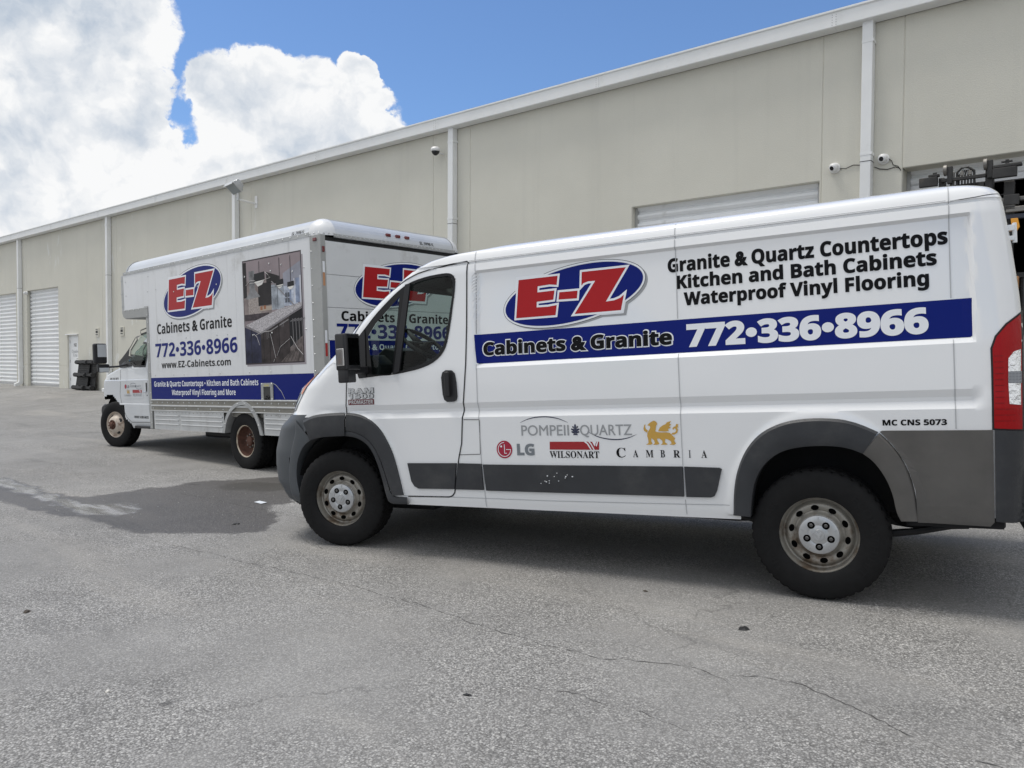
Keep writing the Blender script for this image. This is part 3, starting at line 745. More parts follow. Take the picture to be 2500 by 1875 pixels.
seaml = M('seam_light', (0.42, 0.43, 0.44), 0.7)
interior = M('cabin_grey', (0.024, 0.025, 0.027), 0.7)
vglass = glass('window_glass', (0.66, 0.74, 0.71), 0.45)
blue = M('vinyl_blue', (0.004, 0.013, 0.16), 0.3, spec=.12)
red = M('vinyl_red', (0.40, 0.016, 0.020), 0.3, spec=.15)
vwhite = M('vinyl_white', (0.80, 0.82, 0.85), 0.35)
vblack = M('vinyl_black', (0.005, 0.005, 0.006), 0.35, spec=.12)
vgrey = M('vinyl_grey', (0.30, 0.31, 0.32), 0.4)
chrome = M('chrome', (0.75, 0.75, 0.76), 0.12, 1.0)
silver = M('badge_silver', (0.50, 0.51, 0.52), 0.35, 0.6)

van = empty('cargo_van', VANM, 'white low roof cargo van with blue stripe and counter lettering, nearest the camera', 'van')
VC = Vector((3.957, -4.609, 0.936))          # eye position in van axes, used once to bring measurements onto the skin
P_LOW = [(-.12, .07), (-.06, .04), (-.02, .018), (.03, .008), (.10, .004), (.60, 0), (.614, 0)]
P_GRV = [(.655, .022), (.676, .022), (.716, .006)]
P_NOG = [(.655, .002), (.676, .003), (.716, .006)]
P_TOP = [(1.632, .056), (1.682, .066), (1.687, .082), (1.697, .082), (1.702, .070), (1.735, .080), (1.765, .096), (1.785, .122), (1.803, .175), (1.818, .27), (1.832, .5), (1.842, .8), (1.845, 1.02)]
P_TOP = P_TOP[:5]+smoothline(P_TOP[4:], 2)[1:]
P_REC = [(.955, .014), (.982, .034), (1.614, .0725)]
P_DOR = [(.955, .014), (.982, .0157), (1.614, .055)]
T_RG, T_RN, T_DG, T_DN = [P_LOW+a+b_+P_TOP for b_ in (P_REC, P_DOR) for a in (P_GRV, P_NOG)]
FA, RA = (0.06, 0.02, 0.56, 0.645), (3.47, 0.0, 0.50, 0.585)
def bulge(x, z, e):
    d = math.hypot((x-e[0])/e[2], (z-e[1])/e[3])-1
    return -.010*math.exp(-((max(0, d)*.58)/.028)**2) if d < .3 else 0.0
def vprof(x, z):
    r = sm(x, 1.268, 1.290)*(1-sm(x, 4.236, 4.258)); g = sm(x, -.25, .10)*(1-sm(x, 4.22, 4.28))
    if z < .61 or z > 1.63: y = interp(T_RG, z)
    else: y = (interp(T_RG, z)*g+interp(T_RN, z)*(1-g))*r+(interp(T_DG, z)*g+interp(T_DN, z)*(1-g))*(1-r)
    if .0 < z < .95: y += bulge(x, z, FA)+bulge(x, z, RA)
    return y
NOSE = [(-.12, -.24, .50), (-.07, -.277, .5), (-.02, -.342, .5), (.045, -.365, .5), (.116, -.417, .5), (.255, -.431, .5), (.365, -.423, .5), (.474, -.392, .5), (.561, -.357, .5), (.611, -.275, .52), (.671, -.202, .52), (.736, -.177, .52),
        (.865, -.116, .5), (.987, .033, .44), (1.072, .114, .40), (1.173, .229, .36), (1.29, .322, .33), (1.415, .464, .30), (1.509, .581, .28), (1.589, .701, .27), (1.651, .778, .26), (1.698, .853, .25), (1.742, .969, .25), (1.769, 1.119, .25), (1.785, 1.40, .25), (1.803, 1.55, .25), (1.845, 1.9, .2)]
vxs = lambda z: interp([(a, b_) for a, b_, c_ in NOSE], z)
vxa = lambda z: interp([(a, c_) for a, b_, c_ in NOSE], z)
VXE = [(-.12, 4.40), (.03, 4.43), (.5, 4.475), (.95, 4.475), (1.2, 4.462), (1.46, 4.437), (1.70, 4.405), (1.735, 4.392), (1.765, 4.362), (1.785, 4.31), (1.803, 4.22), (1.82, 4.0), (1.845, 3.6)]
vxe = lambda z: interp(VXE, z)
VRR, VW, VP = .13, 2.05, 2.6
def vsurf(x, z):
    """near-side skin depth at x,z"""
    X0, A, XE = vxs(z), vxa(z), vxe(z); c = VW/2
    if x < X0:
        u = min(.999, (X0-x)/A); p0 = vprof(X0, z); return p0+(c-p0)*(1-(1-u**VP)**(1/VP))
    if x > XE-VRR:
        u = min(.999, (x-XE+VRR)/VRR); return vprof(XE-VRR, z)+VRR*(1-math.sqrt(1-u*u))
    return vprof(x, z)
def vpar(x, z, y):
    """a measurement made on the flank plane, moved along its sight line to depth y"""
    k = (y-VC.y)/(0-VC.y); return VC.x+(x-VC.x)*k, VC.z+(z-VC.z)*k
def von(x, z):
    y = 0.0
    for _ in range(12):
        a, b_ = vpar(x, z, y); y = .5*y+.5*vsurf(a, b_)
    return vpar(x, z, y)
def vline(P): return [von(*p) for p in P]
def vmap(a, b_, off): return (a, vsurf(a, b_)-off, b_)
WIN = smoothline(vline([(.246, 1.10), (.266, 1.224), (.34, 1.29), (.451, 1.392), (.567, 1.478), (.648, 1.534), (.731, 1.579), (.804, 1.604), (.917, 1.623), (1.027, 1.631), (1.099, 1.630), (1.134, 1.614), (1.152, 1.585), (1.151, 1.555), (1.14, 1.478), (1.121, 1.395), (1.096, 1.275), (1.063, 1.156), (1.038, 1.096), (.991, 1.044), (.916, .998), (.802, .966), (.687, .949), (.586, .937), (.452, .933), (.307, .923), (.246, .92)]), 1, True)
GMAIN = vline([(.773, 1.579), (.879, 1.599), (.99, 1.610), (1.098, 1.608), (1.125, 1.594), (1.131, 1.563), (1.117, 1.455), (1.089, 1.337), (1.06, 1.217), (1.026, 1.128), (.986, 1.075), (.902, 1.024), (.766, .987), (.638, .958)])
GQ = vline([(.368, 1.23), (.446, 1.322), (.563, 1.415), (.673, 1.50), (.571, .944), (.389, .945)])
WCUT = [(a+(.75-a)*.025, b_+(1.25-b_)*.025) for a, b_ in WIN]
AF = vline([(-.43, -.2), (-.379, -.027), (-.408, .079), (-.419, .182), (-.402, .286), (-.36, .369), (-.311, .424), (-.246, .458), (-.166, .475), (-.044, .484), (.093, .487), (.192, .477), (.272, .444), (.334, .392), (.384, .295), (.424, .173), (.455, .038), (.482, -.022), (.5, -.2)])
AFCUT = [(.03+(a-.03)*1.13, b_*1.16) for a, b_ in AF]
AR = vline([(3.08, -.2), (3.086, .001), (3.097, .109), (3.118, .214), (3.173, .312), (3.261, .382), (3.352, .409), (3.466, .42), (3.565, .417), (3.637, .404), (3.693, .383), (3.755, .333), (3.81, .245), (3.842, .15), (3.853, .062), (3.873, .018), (3.88, -.2)])
ARCUT = [(3.48+(a-3.48)*1.13, b_*1.18) for a, b_ in AR]
def vkey(x, y, z, side):
    if inpoly(x, z, AFCUT) or inpoly(x, z, ARCUT): return None
    if inpoly(x, z, WCUT) and y < .3: return None
    if z < .05-.09*sm(x, .0, 1.2)*0 and x > 3.8: return None
    if x < vxs(z)-.02 and 1.03 < z < 1.585 and y > .16+.06*(z-1.0): return 'windshield'
    if z < .652 and x < (-.285 if z > .60 else -.20): return 'bumper'
    if z < -.03 and x > -.25: return None
    if -.30 < x < -.05 and z < .60: return None
    return 'body'
rows = rowsof([-.12, -.06, -.02, .03, .10, .60, .614, .655, .676, .716, .955, .982, 1.614, 1.632, 1.682, 1.687, 1.697]+[p[0] for p in P_TOP[4:]], .022)
parts = loft(rows, vprof, vxs, vxa, vxe, VRR, VW, 290, VP, vkey)
for k in ('body', 'windshield', 'bumper'):
    o = obj(k, *parts[k], {'body': paint, 'windshield': vglass, 'bumper': bumpm}[k], van, smooth=True)
    if k == 'body':
        o.data.set_sharp_from_angle(angle=R(20))
def vstrip(name, line, w, mat, parent=van, off=.0035, n=None, closed=False):
    L = vline(line); L = resample(L, n or max(6, int(sum(math.dist(a, b_) for a, b_ in zip(L, L[1:]))/.010)))
    V, F = [], []
    for i, p in enumerate(L):
        a, b_ = L[max(0, i-1)], L[min(len(L)-1, i+1)]; d = Vector((b_[0]-a[0], b_[1]-a[1])).normalized(); q = Vector((-d.y, d.x))*w/2
        V += [vmap(p[0]+q.x, p[1]+q.y, off), vmap(p[0]-q.x, p[1]-q.y, off)]
    F = [(2*i, 2*i+1, 2*i+3, 2*i+2) for i in range(len(L)-1)]
    return obj(name, V, F, mat, parent)
def vpatch(name, poly, mat, parent=van, off=.004, ml=.05, measured=True, thick=True, rnd=0):
    P = vline(poly) if measured else poly
    if rnd: P = smoothline(P, rnd, True)
    V, F = finepatch(P, ml)
    V3 = [vmap(a, b_, off) for a, b_ in V]
    if thick:                                   # return edge down to the skin
        if area2(P) < 0: P = P[::-1]
        Q = []
        for i in range(len(P)):
            a, b_ = P[i-1], P[i]; m = max(1, int(math.dist(a, b_)/ml)); Q += [(a[0]+(b_[0]-a[0])*j/m, a[1]+(b_[1]-a[1])*j/m) for j in range(m)]
        k = len(V3); n = len(Q)
        V3 += [vmap(a, b_, off) for a, b_ in Q]+[vmap(a, b_, -.004) for a, b_ in Q]
        F = F+[(k+i, k+(i+1) % n, k+n+(i+1) % n, k+n+i) for i in range(n)]
    me = mesh(name, V3, F); b_ = bmesh.new(); b_.from_mesh(me); bmesh.ops.recalc_face_normals(b_, faces=b_.faces); b_.to_mesh(me); b_.free()
    return link(name, me, mat, parent)
# panel gaps
vstrip('door_gap', [(1.258, 1.692), (1.225, 1.257), (1.201, .984), (1.171, .667), (1.136, .432), (1.105, .32), (1.075, .152), (1.058, .081), (1.04, .06), (1.015, .05), (.657, .043)], .009, seamm)
vstrip('door_gap', [(1.258, 1.694), (1.102, 1.684), (.957, 1.671), (.845, 1.652), (.73, 1.614), (.61, 1.55), (.488, 1.472), (.362, 1.379), (.257, 1.276), (.20, 1.21)], .009, seamm)
vstrip('door_gap', [(.14, .93), (.14, .898), (.125, .733), (.101, .529)], .008, seamm)
vstrip('hood_gap', [(.12, 1.02), (.02, 1.05), (-.05, 1.01), (-.15, .93)], .004, seaml)
for L in ([(1.332, 1.752), (1.322, 1.578), (1.30, 1.19)], [(1.288, .978), (1.29, .674), (1.285, .602), (1.288, .289)], [(1.30, .29), (1.313, -.01)]): vstrip('sliding_door_gap', L, .0045, seaml)
for L in ([(2.724, 1.76), (2.712, 1.441), (2.708, 1.19)], [(2.705, .978), (2.701, .708), (2.70, .297)], [(2.706, .09), (2.712, .0)]): vstrip('body_joint', L, .0045, seaml)
for L in ([(4.15, 1.77), (4.15, 1.527), (4.147, 1.19)], [(4.151, .975), (4.15, .721), (4.148, .51)]): vstrip('body_joint', L, .0045, seaml)
vstrip('roof_gutter', [(1.265, 1.6925), (2.0, 1.692), (3.2, 1.692), (4.14, 1.692)], .008, seamm, off=.001)
vstrip('roof_gutter', [(4.16, 1.690), (4.275, 1.695), (4.40, 1.692)], .004, seamm, off=.001)
vstrip('fuel_flap_gap', [(1.162, .598), (1.289, .596), (1.283, .356), (1.107, .351)], .005, M('seam_mid', (.12, .12, .12), .8))
vstrip('sill_joint', [(.62, .046), (1.3, .05), (1.8, .05), (2.6, .06), (2.97, .065)], .004, seaml)
# side window: black surround with two panes, both sides
def mirr(P): return P
Vg, Fg = finepatch([WIN, GMAIN, GQ], .06)
for sgn in (0, 1):
    ys = (lambda y: y) if sgn == 0 else (lambda y: VW-y)
    V = [vmap(a, b_, .004) for a, b_ in Vg]
    sur = obj('window_surround', [(p[0], ys(p[1]), p[2]) for p in V], Fg if sgn == 0 else [tuple(reversed(f)) for f in Fg], gloss, van)
    for P in (GMAIN, GQ):
        Va, Fa = finepatch(offset_poly(P, .006), .1)
        obj('window_pane', [(a, ys(vsurf(a, b_)+.012), b_) for a, b_ in Va], Fa, vglass, sur)
vpatch('pillar_bar', [(.731, 1.582), (.776, 1.588), (.638, .958), (.586, .94)], satin, off=.012)
vpatch('pillar_bar', [(.26, 1.205), (.34, 1.285), (.345, 1.25), (.335, .925), (.27, .922)], satin, off=.012)
# cladding strips along the sill
vpatch('sill_cladding', [(.672, .287), (1.088, .292), (1.064, .109), (.76, .104), (.725, .12), (.699, .157)], clad, off=.016, rnd=0)
vpatch('sill_cladding', [(1.103, .292), (1.29, .290), (1.298, .109), (1.073, .107)], clad, off=.014)
vpatch('sill_cladding', [(1.306, .286), (2.70, .292), (2.70, .110), (1.323, .106)], clad, off=.018, ml=.15)
vpatch('sill_cladding', [(2.711, .292), (2.92, .288), (2.933, .28), (2.90, .15), (2.885, .118), (2.865, .110), (2.716, .108)], clad, off=.016)
sp_ = MB()
for _ in range(13):
    a, b_ = random.gauss(1.86, .06), random.gauss(.20, .03); r_ = random.choice((.002, .002, .003, .004)); sp_.box(a-r_, a+r_*1.6, -.0215, -.0165, b_-r_, b_+r_)
sp_ = sp_.build('paint_flecks', vwhite, van); sp_['kind'] = 'stuff'
# wheel-arch flares
def flare(name, outer, inner, mat, crest=.032, n=40, y_in=.10, lip=.12):
    O, I = resample(smoothline(outer, 2), n), resample(smoothline(inner, 2), n)
    V, F = [], []; ts = [0, .06, lip, .5, .9, 1.0, 1.0]; K = len(ts)
    for o, i in zip(O, I):
        for k, t_ in enumerate(ts):
            d = {0: None, 1: -crest*.55, 2: -crest*.9, 3: -crest, 4: -crest*.97, 5: -crest*.8, 6: y_in}[k]
            x, z = o[0]+(i[0]-o[0])*t_, o[1]+(i[1]-o[1])*t_
            if d is None: x, z = von(x, z); V.append((x, vsurf(x, z)+.004, z))
            else:
                x, z = vpar(x, z, min(d, 0)); base_y = vsurf(x, z) if x < -.2 else 0
                V.append((x, d+max(0, base_y), z))
    for i in range(n-1):
        for k in range(K-1): F.append((i*K+k, i*K+k+1, (i+1)*K+k+1, (i+1)*K+k))
    me = mesh(name, V, F); b_ = bmesh.new(); b_.from_mesh(me); bmesh.ops.recalc_face_normals(b_, faces=b_.faces); b_.to_mesh(me); b_.free()
    o = link(name, me, mat, van, smooth=True); me.set_sharp_from_angle(angle=R(35)); return o
fin = [(-.246, .458), (-.166, .475), (-.044, .484), (.093, .487), (.192, .477), (.272, .444), (.334, .392), (.384, .295), (.424, .173), (.455, .038), (.482, -.022)]
flare('front_flare', [(-.322, .612), (-.233, .648), (-.117, .663), (.012, .667), (.100, .667)], [(-.262, .452), (-.166, .475), (-.044, .484), (.09, .487)], clad)
flare('front_flare', [(.118, .666), (.221, .657), (.301, .633), (.379, .59), (.447, .525), (.497, .444), (.539, .361), (.577, .233), (.616, .049)], [(.103, .527), (.17, .52), (.251, .496), (.329, .447), (.389, .373), (.438, .263), (.477, .135), (.512, .042)], clad, y_in=.0)
flare('arch_liner_lip', [(.100, .530), (.17, .522), (.251, .498), (.329, .449), (.389, .375), (.438, .265), (.477, .137), (.507, .036), (.643, .036)], [(.09, .487), (.192, .477), (.272, .444), (.334, .392), (.384, .295), (.424, .173), (.455, .038), (.482, -.022), (.643, -.016)], clad, crest=.020)
flare('rear_flare', [(2.987, .005), (2.993, .141), (3.016, .268), (3.069, .394), (3.153, .492), (3.254, .546), (3.352, .572), (3.479, .58), (3.601, .571), (3.69, .544), (3.782, .497)], [(3.086, .0), (3.097, .109), (3.118, .214), (3.173, .312), (3.261, .382), (3.352, .409), (3.466, .42), (3.565, .417), (3.637, .404), (3.700, .376)], clad)
flare('rear_flare', [(3.788, .492), (3.852, .423), (3.912, .319), (3.95, .185), (3.962, .015)], [(3.697, .379), (3.755, .333), (3.81, .245), (3.842, .15), (3.853, .062), (3.875, .012)], cladf, crest=.03)
vpatch('rear_quarter_cladding', [(3.79, .498), (3.80, .503), (4.311, .503), (4.303, .030), (4.284, .007), (3.955, .012), (3.95, .185), (3.912, .319), (3.852, .423)], cladf, off=.014, ml=.06)
vpatch('rear_bumper', [(4.319, .503), (4.452, .500), (4.46, .3), (4.45, .04), (4.309, .035)], clad, off=.02, ml=.03)
boxo('rear_bumper', 4.44, 4.52, .12, VW-.12, -.05, .30, clad, van, bevel=.03)
boxo('rear_step', 3.9, 4.36, .08, VW-.08, -.02, .02, blackm, van, bevel=.01)
# front bumper lip, fog recess, head light, grille
flare('bumper_arch', [(-.411, .62), (-.40, .55), (-.43, .45), (-.48, .33), (-.505, .18), (-.49, .02), (-.455, -.06)], [(-.246, .458), (-.311, .424), (-.36, .369), (-.402, .286), (-.419, .182), (-.408, .079), (-.379, -.027)], bumpm, crest=.012)
lens = glass('lamp_glass', (.80, .82, .84), 1.3)
hl = vpatch('headlight', [(-.19, .985), (-.25, .92), (-.34, .82), (-.42, .72), (-.44, .69), (-.58, .66), (-.63, .70), (-.60, .80), (-.50, .90), (-.36, .97)], M('headlight', (.33, .36, .40), .12, .4, coat=.8), off=.006, ml=.03, measured=False)
vpatch('turn_lamp', [(-.205, .975), (-.26, .915), (-.35, .815), (-.375, .825), (-.31, .905), (-.24, .973)], M('amber_lamp', (.62, .16, .03), .2, coat=.6), hl, off=.009, ml=.03, measured=False)
vpatch('reflector', [(-.39, .82), (-.46, .73), (-.56, .70), (-.57, .78), (-.48, .88)], M('reflector', (.10, .11, .12), .1, .5), hl, off=.009, ml=.03, measured=False)
def fx(y, z):  # nose surface x at lateral y
    X0, A = vxs(z), vxa(z); c = VW/2; p0 = vprof(X0, z); v = min(1, abs(y-c)/(c-p0)); return X0-A*(1-(v)**VP)**(1/VP)
gv_, gf_ = [], []
for i in range(9):
    for j in range(13):
        z = .30+.30*i/8; y = .45+1.15*j/12; gv_.append((fx(y, z)-.006, y, z))
gf_ = [(i*13+j, i*13+j+1, (i+1)*13+j+1, (i+1)*13+j) for i in range(8) for j in range(12)]
obj('grille', gv_, gf_, blackm, van)
for z in (.36, .44, .52):
    MB().tube([(fx(y, z)-.012, y, z) for y in [.45+1.15*j/14 for j in range(15)]], .014, 6).build('grille_bar', satin, van)
# tail lamp
tl = vpatch('tail_lamp', [(4.448, 1.085), (4.389, 1.036), (4.342, .978), (4.322, .918), (4.322, .803), (4.317, .512), (4.437, .507)], M('lamp_red', (.34, .006, .008), .22, spec=.2), off=.012, ml=.03)
vpatch('lamp_gasket', offset_poly([(4.448, 1.085), (4.389, 1.036), (4.342, .978), (4.322, .918), (4.322, .803), (4.317, .512), (4.437, .507)], .009), blackm, tl, off=.004, ml=.03)
vpatch('clear_lens', [(4.442, .91), (4.412, .898), (4.388, .865), (4.384, .757), (4.386, .636), (4.434, .63)], M('clear_lamp', (.80, .81, .82), .16, .85, bump=(18, 1.0)), tl, off=.016, ml=.02)
vpatch('lens_band', [(4.443, .80), (4.386, .80), (4.385, .74), (4.441, .74)], M('lamp_grey', (.22, .23, .25), .1, .5), tl, off=.0175, ml=.02)
for i in range(12):
    z = .55+i*.030
    if z < .62: a, b_ = 4.322, 4.43
    else: a, b_ = 4.326, 4.366
    vstrip('lens_rib', [(a, z), (b_, z)], .0025, M('lamp_rib', (.14, .004, .005), .3, spec=.2), tl, off=.0128, n=5)
# rear door hinge
hg = MB().box(4.42, 4.452, .15, .19, 1.525, 1.555).box(4.42, 4.449, .15, .19, 1.475, 1.498); hg.lathe([(1.462, .0001), (1.462, .011), (1.565, .011), (1.565, .0001)], 12, (4.453, .17, 0), 'z')
hg.build('door_hinge', paint, van, bevel=.006)
boxo('rear_door_gap', 4.4755, 4.4775, VW/2-.005, VW/2+.005, .30, .95, seamm, van)
MB().prism([(4.4765, .95), (4.4635, 1.2), (4.4385, 1.46), (4.408, 1.69), (4.406, 1.69), (4.436, 1.46), (4.461, 1.2), (4.4735, .95)], XZ, VW/2-.005, VW/2+.005).build('rear_door_gap', seamm, van)
boxo('rear_door_handle', 4.476, 4.50, VW/2+.03, VW/2+.20, .84, .90, satin, van, bevel=.01)
boxo('plate_holder', 4.476, 4.486, VW/2-.42, VW/2-.10, .62, .80, satin, van, bevel=.004)
# door handle
vpatch('door_handle', [(1.0, .90), (1.012, .935), (1.04, .95), (1.085, .947), (1.108, .925), (1.118, .86), (1.121, .76), (1.112, .735), (1.09, .726), (1.04, .726), (1.018, .74), (1.006, .78)], satin, off=.014, ml=.03)
a, b_ = von(1.062, .84)
boxo('handle_grip', a-.019, a+.019, vsurf(a, b_)-.050, vsurf(a, b_)-.030, b_-.078, b_+.10, satin, van, bevel=.012, seg=3)
MB().lathe([(-.002, .0001), (-.002, .010), (0, .012)], 14, (a+.004, vsurf(a, b_)-.0145, b_-.094)).build('key_lock', silver, van)
# door mirror
mir = MB().prism([(.286, -.275), (.304, -.304), (.392, -.3165), (.410, -.300), (.390, -.135), (.36, -.11), (.31, -.12), (.280, -.17)], XY, .985, 1.248).build('door_mirror', satin, van, bevel=.042, seg=5, smooth=True)
MB().prism([(.290, -.26), (.308, -.295), (.388, -.308), (.400, -.29), (.375, -.175), (.35, -.15), (.30, -.17)], XY, .895, .995).build('mirror_lower_case', satin, mir, bevel=.034, seg=4, smooth=True)
MB().prism([(.29, -.14), (.35, -.14), (.34, .05), (.26, .06)], XY, .955, 1.01).build('mirror_arm', satin, mir, bevel=.01)
MB().prism([(.402, -.288), (.386, -.150), (.3925, -.149), (.4085, -.287)], XY, 1.02, 1.215).build('mirror_glass', M('mirror_glass', (.05, .055, .06), .03, 1.0), mir)
MB().prism([(.322, -.3085), (.392, -.3170), (.392, -.3235), (.322, -.3150)], XY, 1.018, 1.14).build('side_repeater', M('repeater', (.72, .70, .68), .15, .1, coat=.8), mir, bevel=.003)
MB().prism([(.345, -.3185), (.375, -.3220), (.375, -.3255), (.345, -.3222)], XY, 1.035, 1.075).build('repeater_bulb', M('amber_bulb', (.60, .22, .08), .3), mir)
MB().prism([(.276, VW+.16), (.31, VW+.15), (.35, VW+.14), (.376, VW+.165), (.406, VW+.30), (.392, VW+.3165), (.304, VW+.304), (.286, VW+.275)], XY, .92, 1.248).build('door_mirror', M('far_mirror', (.10, .11, .115), .3), van, bevel=.04, seg=3)
MB().prism([(.29, VW+.16), (.35, VW+.16), (.34, VW-.05), (.26, VW-.06)], XY, .955, 1.01).build('mirror_arm', satin, van)
for i in range(9):
    x = .330+i*.0068; boxo('repeater_rib', x, x+.0012, -.3262-.0011*i*.78, -.322-.0011*i*.78+.004, 1.022, 1.136, M('rib_grey', (.35, .34, .33), .3), mir)
# badge
def vtext(name, s, x0, x1, zb, zt, mat, stroke=0, amp=.03, cap=.714, off=.0025, slant=0, parent=van, space=1.0, onlystroke=False):
    (xa, za), (xb, zc) = von(x0, zb), von(x1, zb); _, zt2 = von((x0+x1)/2, zt)
    za2 = (za+zc)/2
    return decal(name, fit(text2d(s, stroke, amp, space, onlystroke), xa, xb, za2, zt2, cap, slant), vmap, mat, parent, off)
vtext('badge_edge', bold('RAM'), .150, .396, .808, .846, satin, .035, off=.002); vtext('badge', bold('RAM'), .154, .392, .810, .845, silver, .02, off=.0055); vtext('badge_edge', bold('1500'), .148, .394, .768, .803, satin, .035, off=.002); vtext('badge', bold('1500'), .152, .390, .770, .802, silver, .01, off=.0055)
pl = vpatch('badge_plate', [(.148, .763), (.390, .763), (.390, .722), (.148, .722)], M('badge_red', (.12, .008, .015), .3), off=.003)
vtext('badge', bold('PROMASTER'), .156, .383, .729, .757, silver, .01, off=.0045, parent=pl)
# lettering
ST = vline([(1.280, 1.184), (4.2415, 1.184), (4.2365, .990), (4.228, .983), (1.300, .983), (1.289, .992)])
vpatch('stripe', ST, blue, off=.0014, ml=.08, measured=False, thick=False)
E_ = [(1.646, 1.526), (1.931, 1.527), (1.921, 1.469), (1.87, 1.476), (1.784, 1.472), (1.780, 1.432), (1.904, 1.434), (1.892, 1.375), (1.772, 1.371), (1.769, 1.334), (1.85, 1.332), (1.915, 1.338), (1.903, 1.273), (1.614, 1.274)]
H_ = [(1.938, 1.419), (2.066, 1.418), (2.059, 1.369), (1.930, 1.372)]
Z_ = [(2.101, 1.534), (2.397, 1.534), (2.255, 1.332), (2.31, 1.335), (2.350, 1.347), (2.376, 1.365), (2.352, 1.270), (2.038, 1.270), (2.19, 1.470), (2.14, 1.470), (2.110, 1.462), (2.094, 1.448)]
def logo(mp, parent, conv, k=1.0):
    """oval badge with red letters: shadow, white edge, blue oval, white and red letters"""
    cv_ = lambda P: [conv(*p) for p in P]
    oval = ell(2.02, 1.397, .475, .186, 72, .098, .030)
    rim = offset_poly(oval, .0125); L = [E_, H_, Z_]; LW = [offset_poly(p, .0135) for p in L]; LW2 = [offset_poly(p, .021) for p in L]
    sh = lambda P: [(a+.016, b_-.013) for a, b_ in P]
    polydecal('logo_shadow', [cv_(sh(rim)), ], mp, vgrey, parent, .0008*k); polydecal('logo_shadow', [cv_(sh(LW2[2]))], mp, vgrey, parent, .0011*k)
    polydecal('logo_line', [cv_(offset_poly(rim, .003))], mp, vblack, parent, .0014*k)
    polydecal('logo_rim', [cv_(rim)], mp, vwhite, parent, .0017*k)
    for i, p in enumerate((LW2[0], LW2[2])): polydecal('logo_rim', [cv_(p)], mp, vwhite, parent, (.0020+.0003*i)*k)
    polydecal('logo_oval', [cv_(oval)], mp, blue, parent, .0026*k)
    for i, p in enumerate(LW): polydecal('letter_edge', [cv_(p)], mp, vwhite, parent, (.0030+.0002*i)*k)
    for p in L: polydecal('logo_letter', [cv_(p)], mp, red, parent, .0039*k)
logo(vmap, van, lambda a, b_: von(a, b_))
vtext('lettering', bold('Granite & Quartz Countertops'), 2.661, 4.143, 1.4745, 1.553, vblack, .024, .03)
vtext('lettering', bold('Kitchen and Bath Cabinets'), 2.712, 4.090, 1.371, 1.446, vblack, .024)
vtext('lettering', bold('Waterproof Vinyl Flooring'), 2.750, 4.051, 1.268, 1.342, vblack, .024)
vtext('lettering', bold('772•336•8966'), 2.757, 4.041, 1.020, 1.146, vwhite, .034, off=.003)
vtext('lettering_edge', bold('Cabinets & Granite'), 1.338, 2.677, 1.037, 1.126, vwhite, .062, .03, off=.002)
vtext('lettering', bold('Cabinets & Granite'), 1.347, 2.668, 1.0400, 1.1235, vblack, .03, .03, off=.0042)
vtext('lettering', bold('MC CNS 5073'), 3.804, 4.108, .531, .5605, vblack, .02)
vtext('lettering', 'POMPEII', 1.610, 1.958, .485, .553, vgrey, .006, cap=.69); vtext('lettering', 'QUARTZ', 2.036, 2.387, .485, .552, vgrey, .006, cap=.69)
navy = M('navy', (.03, .035, .07), .4)
for L in (smoothline([(1.60, .571), (1.679, .602), (1.782, .612), (1.881, .599), (1.954, .568)], 2), smoothline([(2.084, .512), (2.154, .473), (2.258, .454), (2.35, .462), (2.417, .489)], 2)):
    n_ = len(L); P = [(p[0], p[1]+.0035*math.sin(PI*i/(n_-1))) for i, p in enumerate(L)]+[(p[0], p[1]-.0035*math.sin(PI*i/(n_-1))-.0004) for i, p in reversed(list(enumerate(L)))]
    polydecal('swoosh', [vline(P)], vmap, navy, van, .002)
palm = [[(1.985, .486), (2.021, .486), (2.012, .497), (1.994, .497)], [(1.998, .499), (2.008, .499), (2.010, .55), (2.003, .56), (1.996, .55)]]
for s_ in (-1, 1):
    for k_, (h, w) in enumerate(((.546, .020), (.530, .029), (.513, .027))):
        palm.append([(2.003+s_*.004, .500+.006*k_*0), (2.003+s_*.010, h-.004), (2.003+s_*w, h), (2.003+s_*(w+.001), h-.009), (2.003+s_*w*.6, h-.015), (2.003+s_*.006, .498)])
for p in palm: polydecal('emblem', [vline(p)], vmap, navy, van, .002+random.random()*.0004)
dred = M('vinyl_maroon', (.36, .012, .04), .35)
polydecal('round_logo', [vline(ell(1.4735, .390, .0605, .0605, 40))], vmap, dred, van, .002)
ring = ell(1.4735, .390, .050, .050, 40)
polydecal('round_logo_line', [vline([ring[i] for i in range(8, 41)]+[ell(1.4735, .390, .0455, .0455, 40)[i] for i in range(39, 7, -1)]) if False else vline([(1.4735+r_*math.cos(a_), .390+r_*math.sin(a_)) for r_, seq in ((.050, range(0, 31)), (.0455, range(30, -1, -1))) for a_ in [PI/2+i*(1.5*PI)/30 for i in seq]])], vmap, vwhite, van, .0026)
polydecal('round_logo_line', [vline(p) for p in ([(1.472, .425), (1.477, .425), (1.477, .362), (1.472, .362)], [(1.4775, .3665), (1.492, .3665), (1.492, .362), (1.4775, .362)], [(1.4865, .392), (1.5235, .392), (1.5235, .3875), (1.4865, .3875)])], vmap, vwhite, van, .0029)
polydecal('round_logo_line', [vline(ell(1.450, .411, .007, .007, 14))], vmap, vwhite, van, .0031)
vtext('lettering', bold('LG'), 1.570, 1.702, .354, .426, M('lg_grey', (.18, .20, .22), .4), .03)
polydecal('red_bar', [vline([(1.816, .443), (2.164, .443), (2.161, .391), (1.814, .391)])], vmap, M('vinyl_crimson', (.33, .012, .018), .35), van, .002)
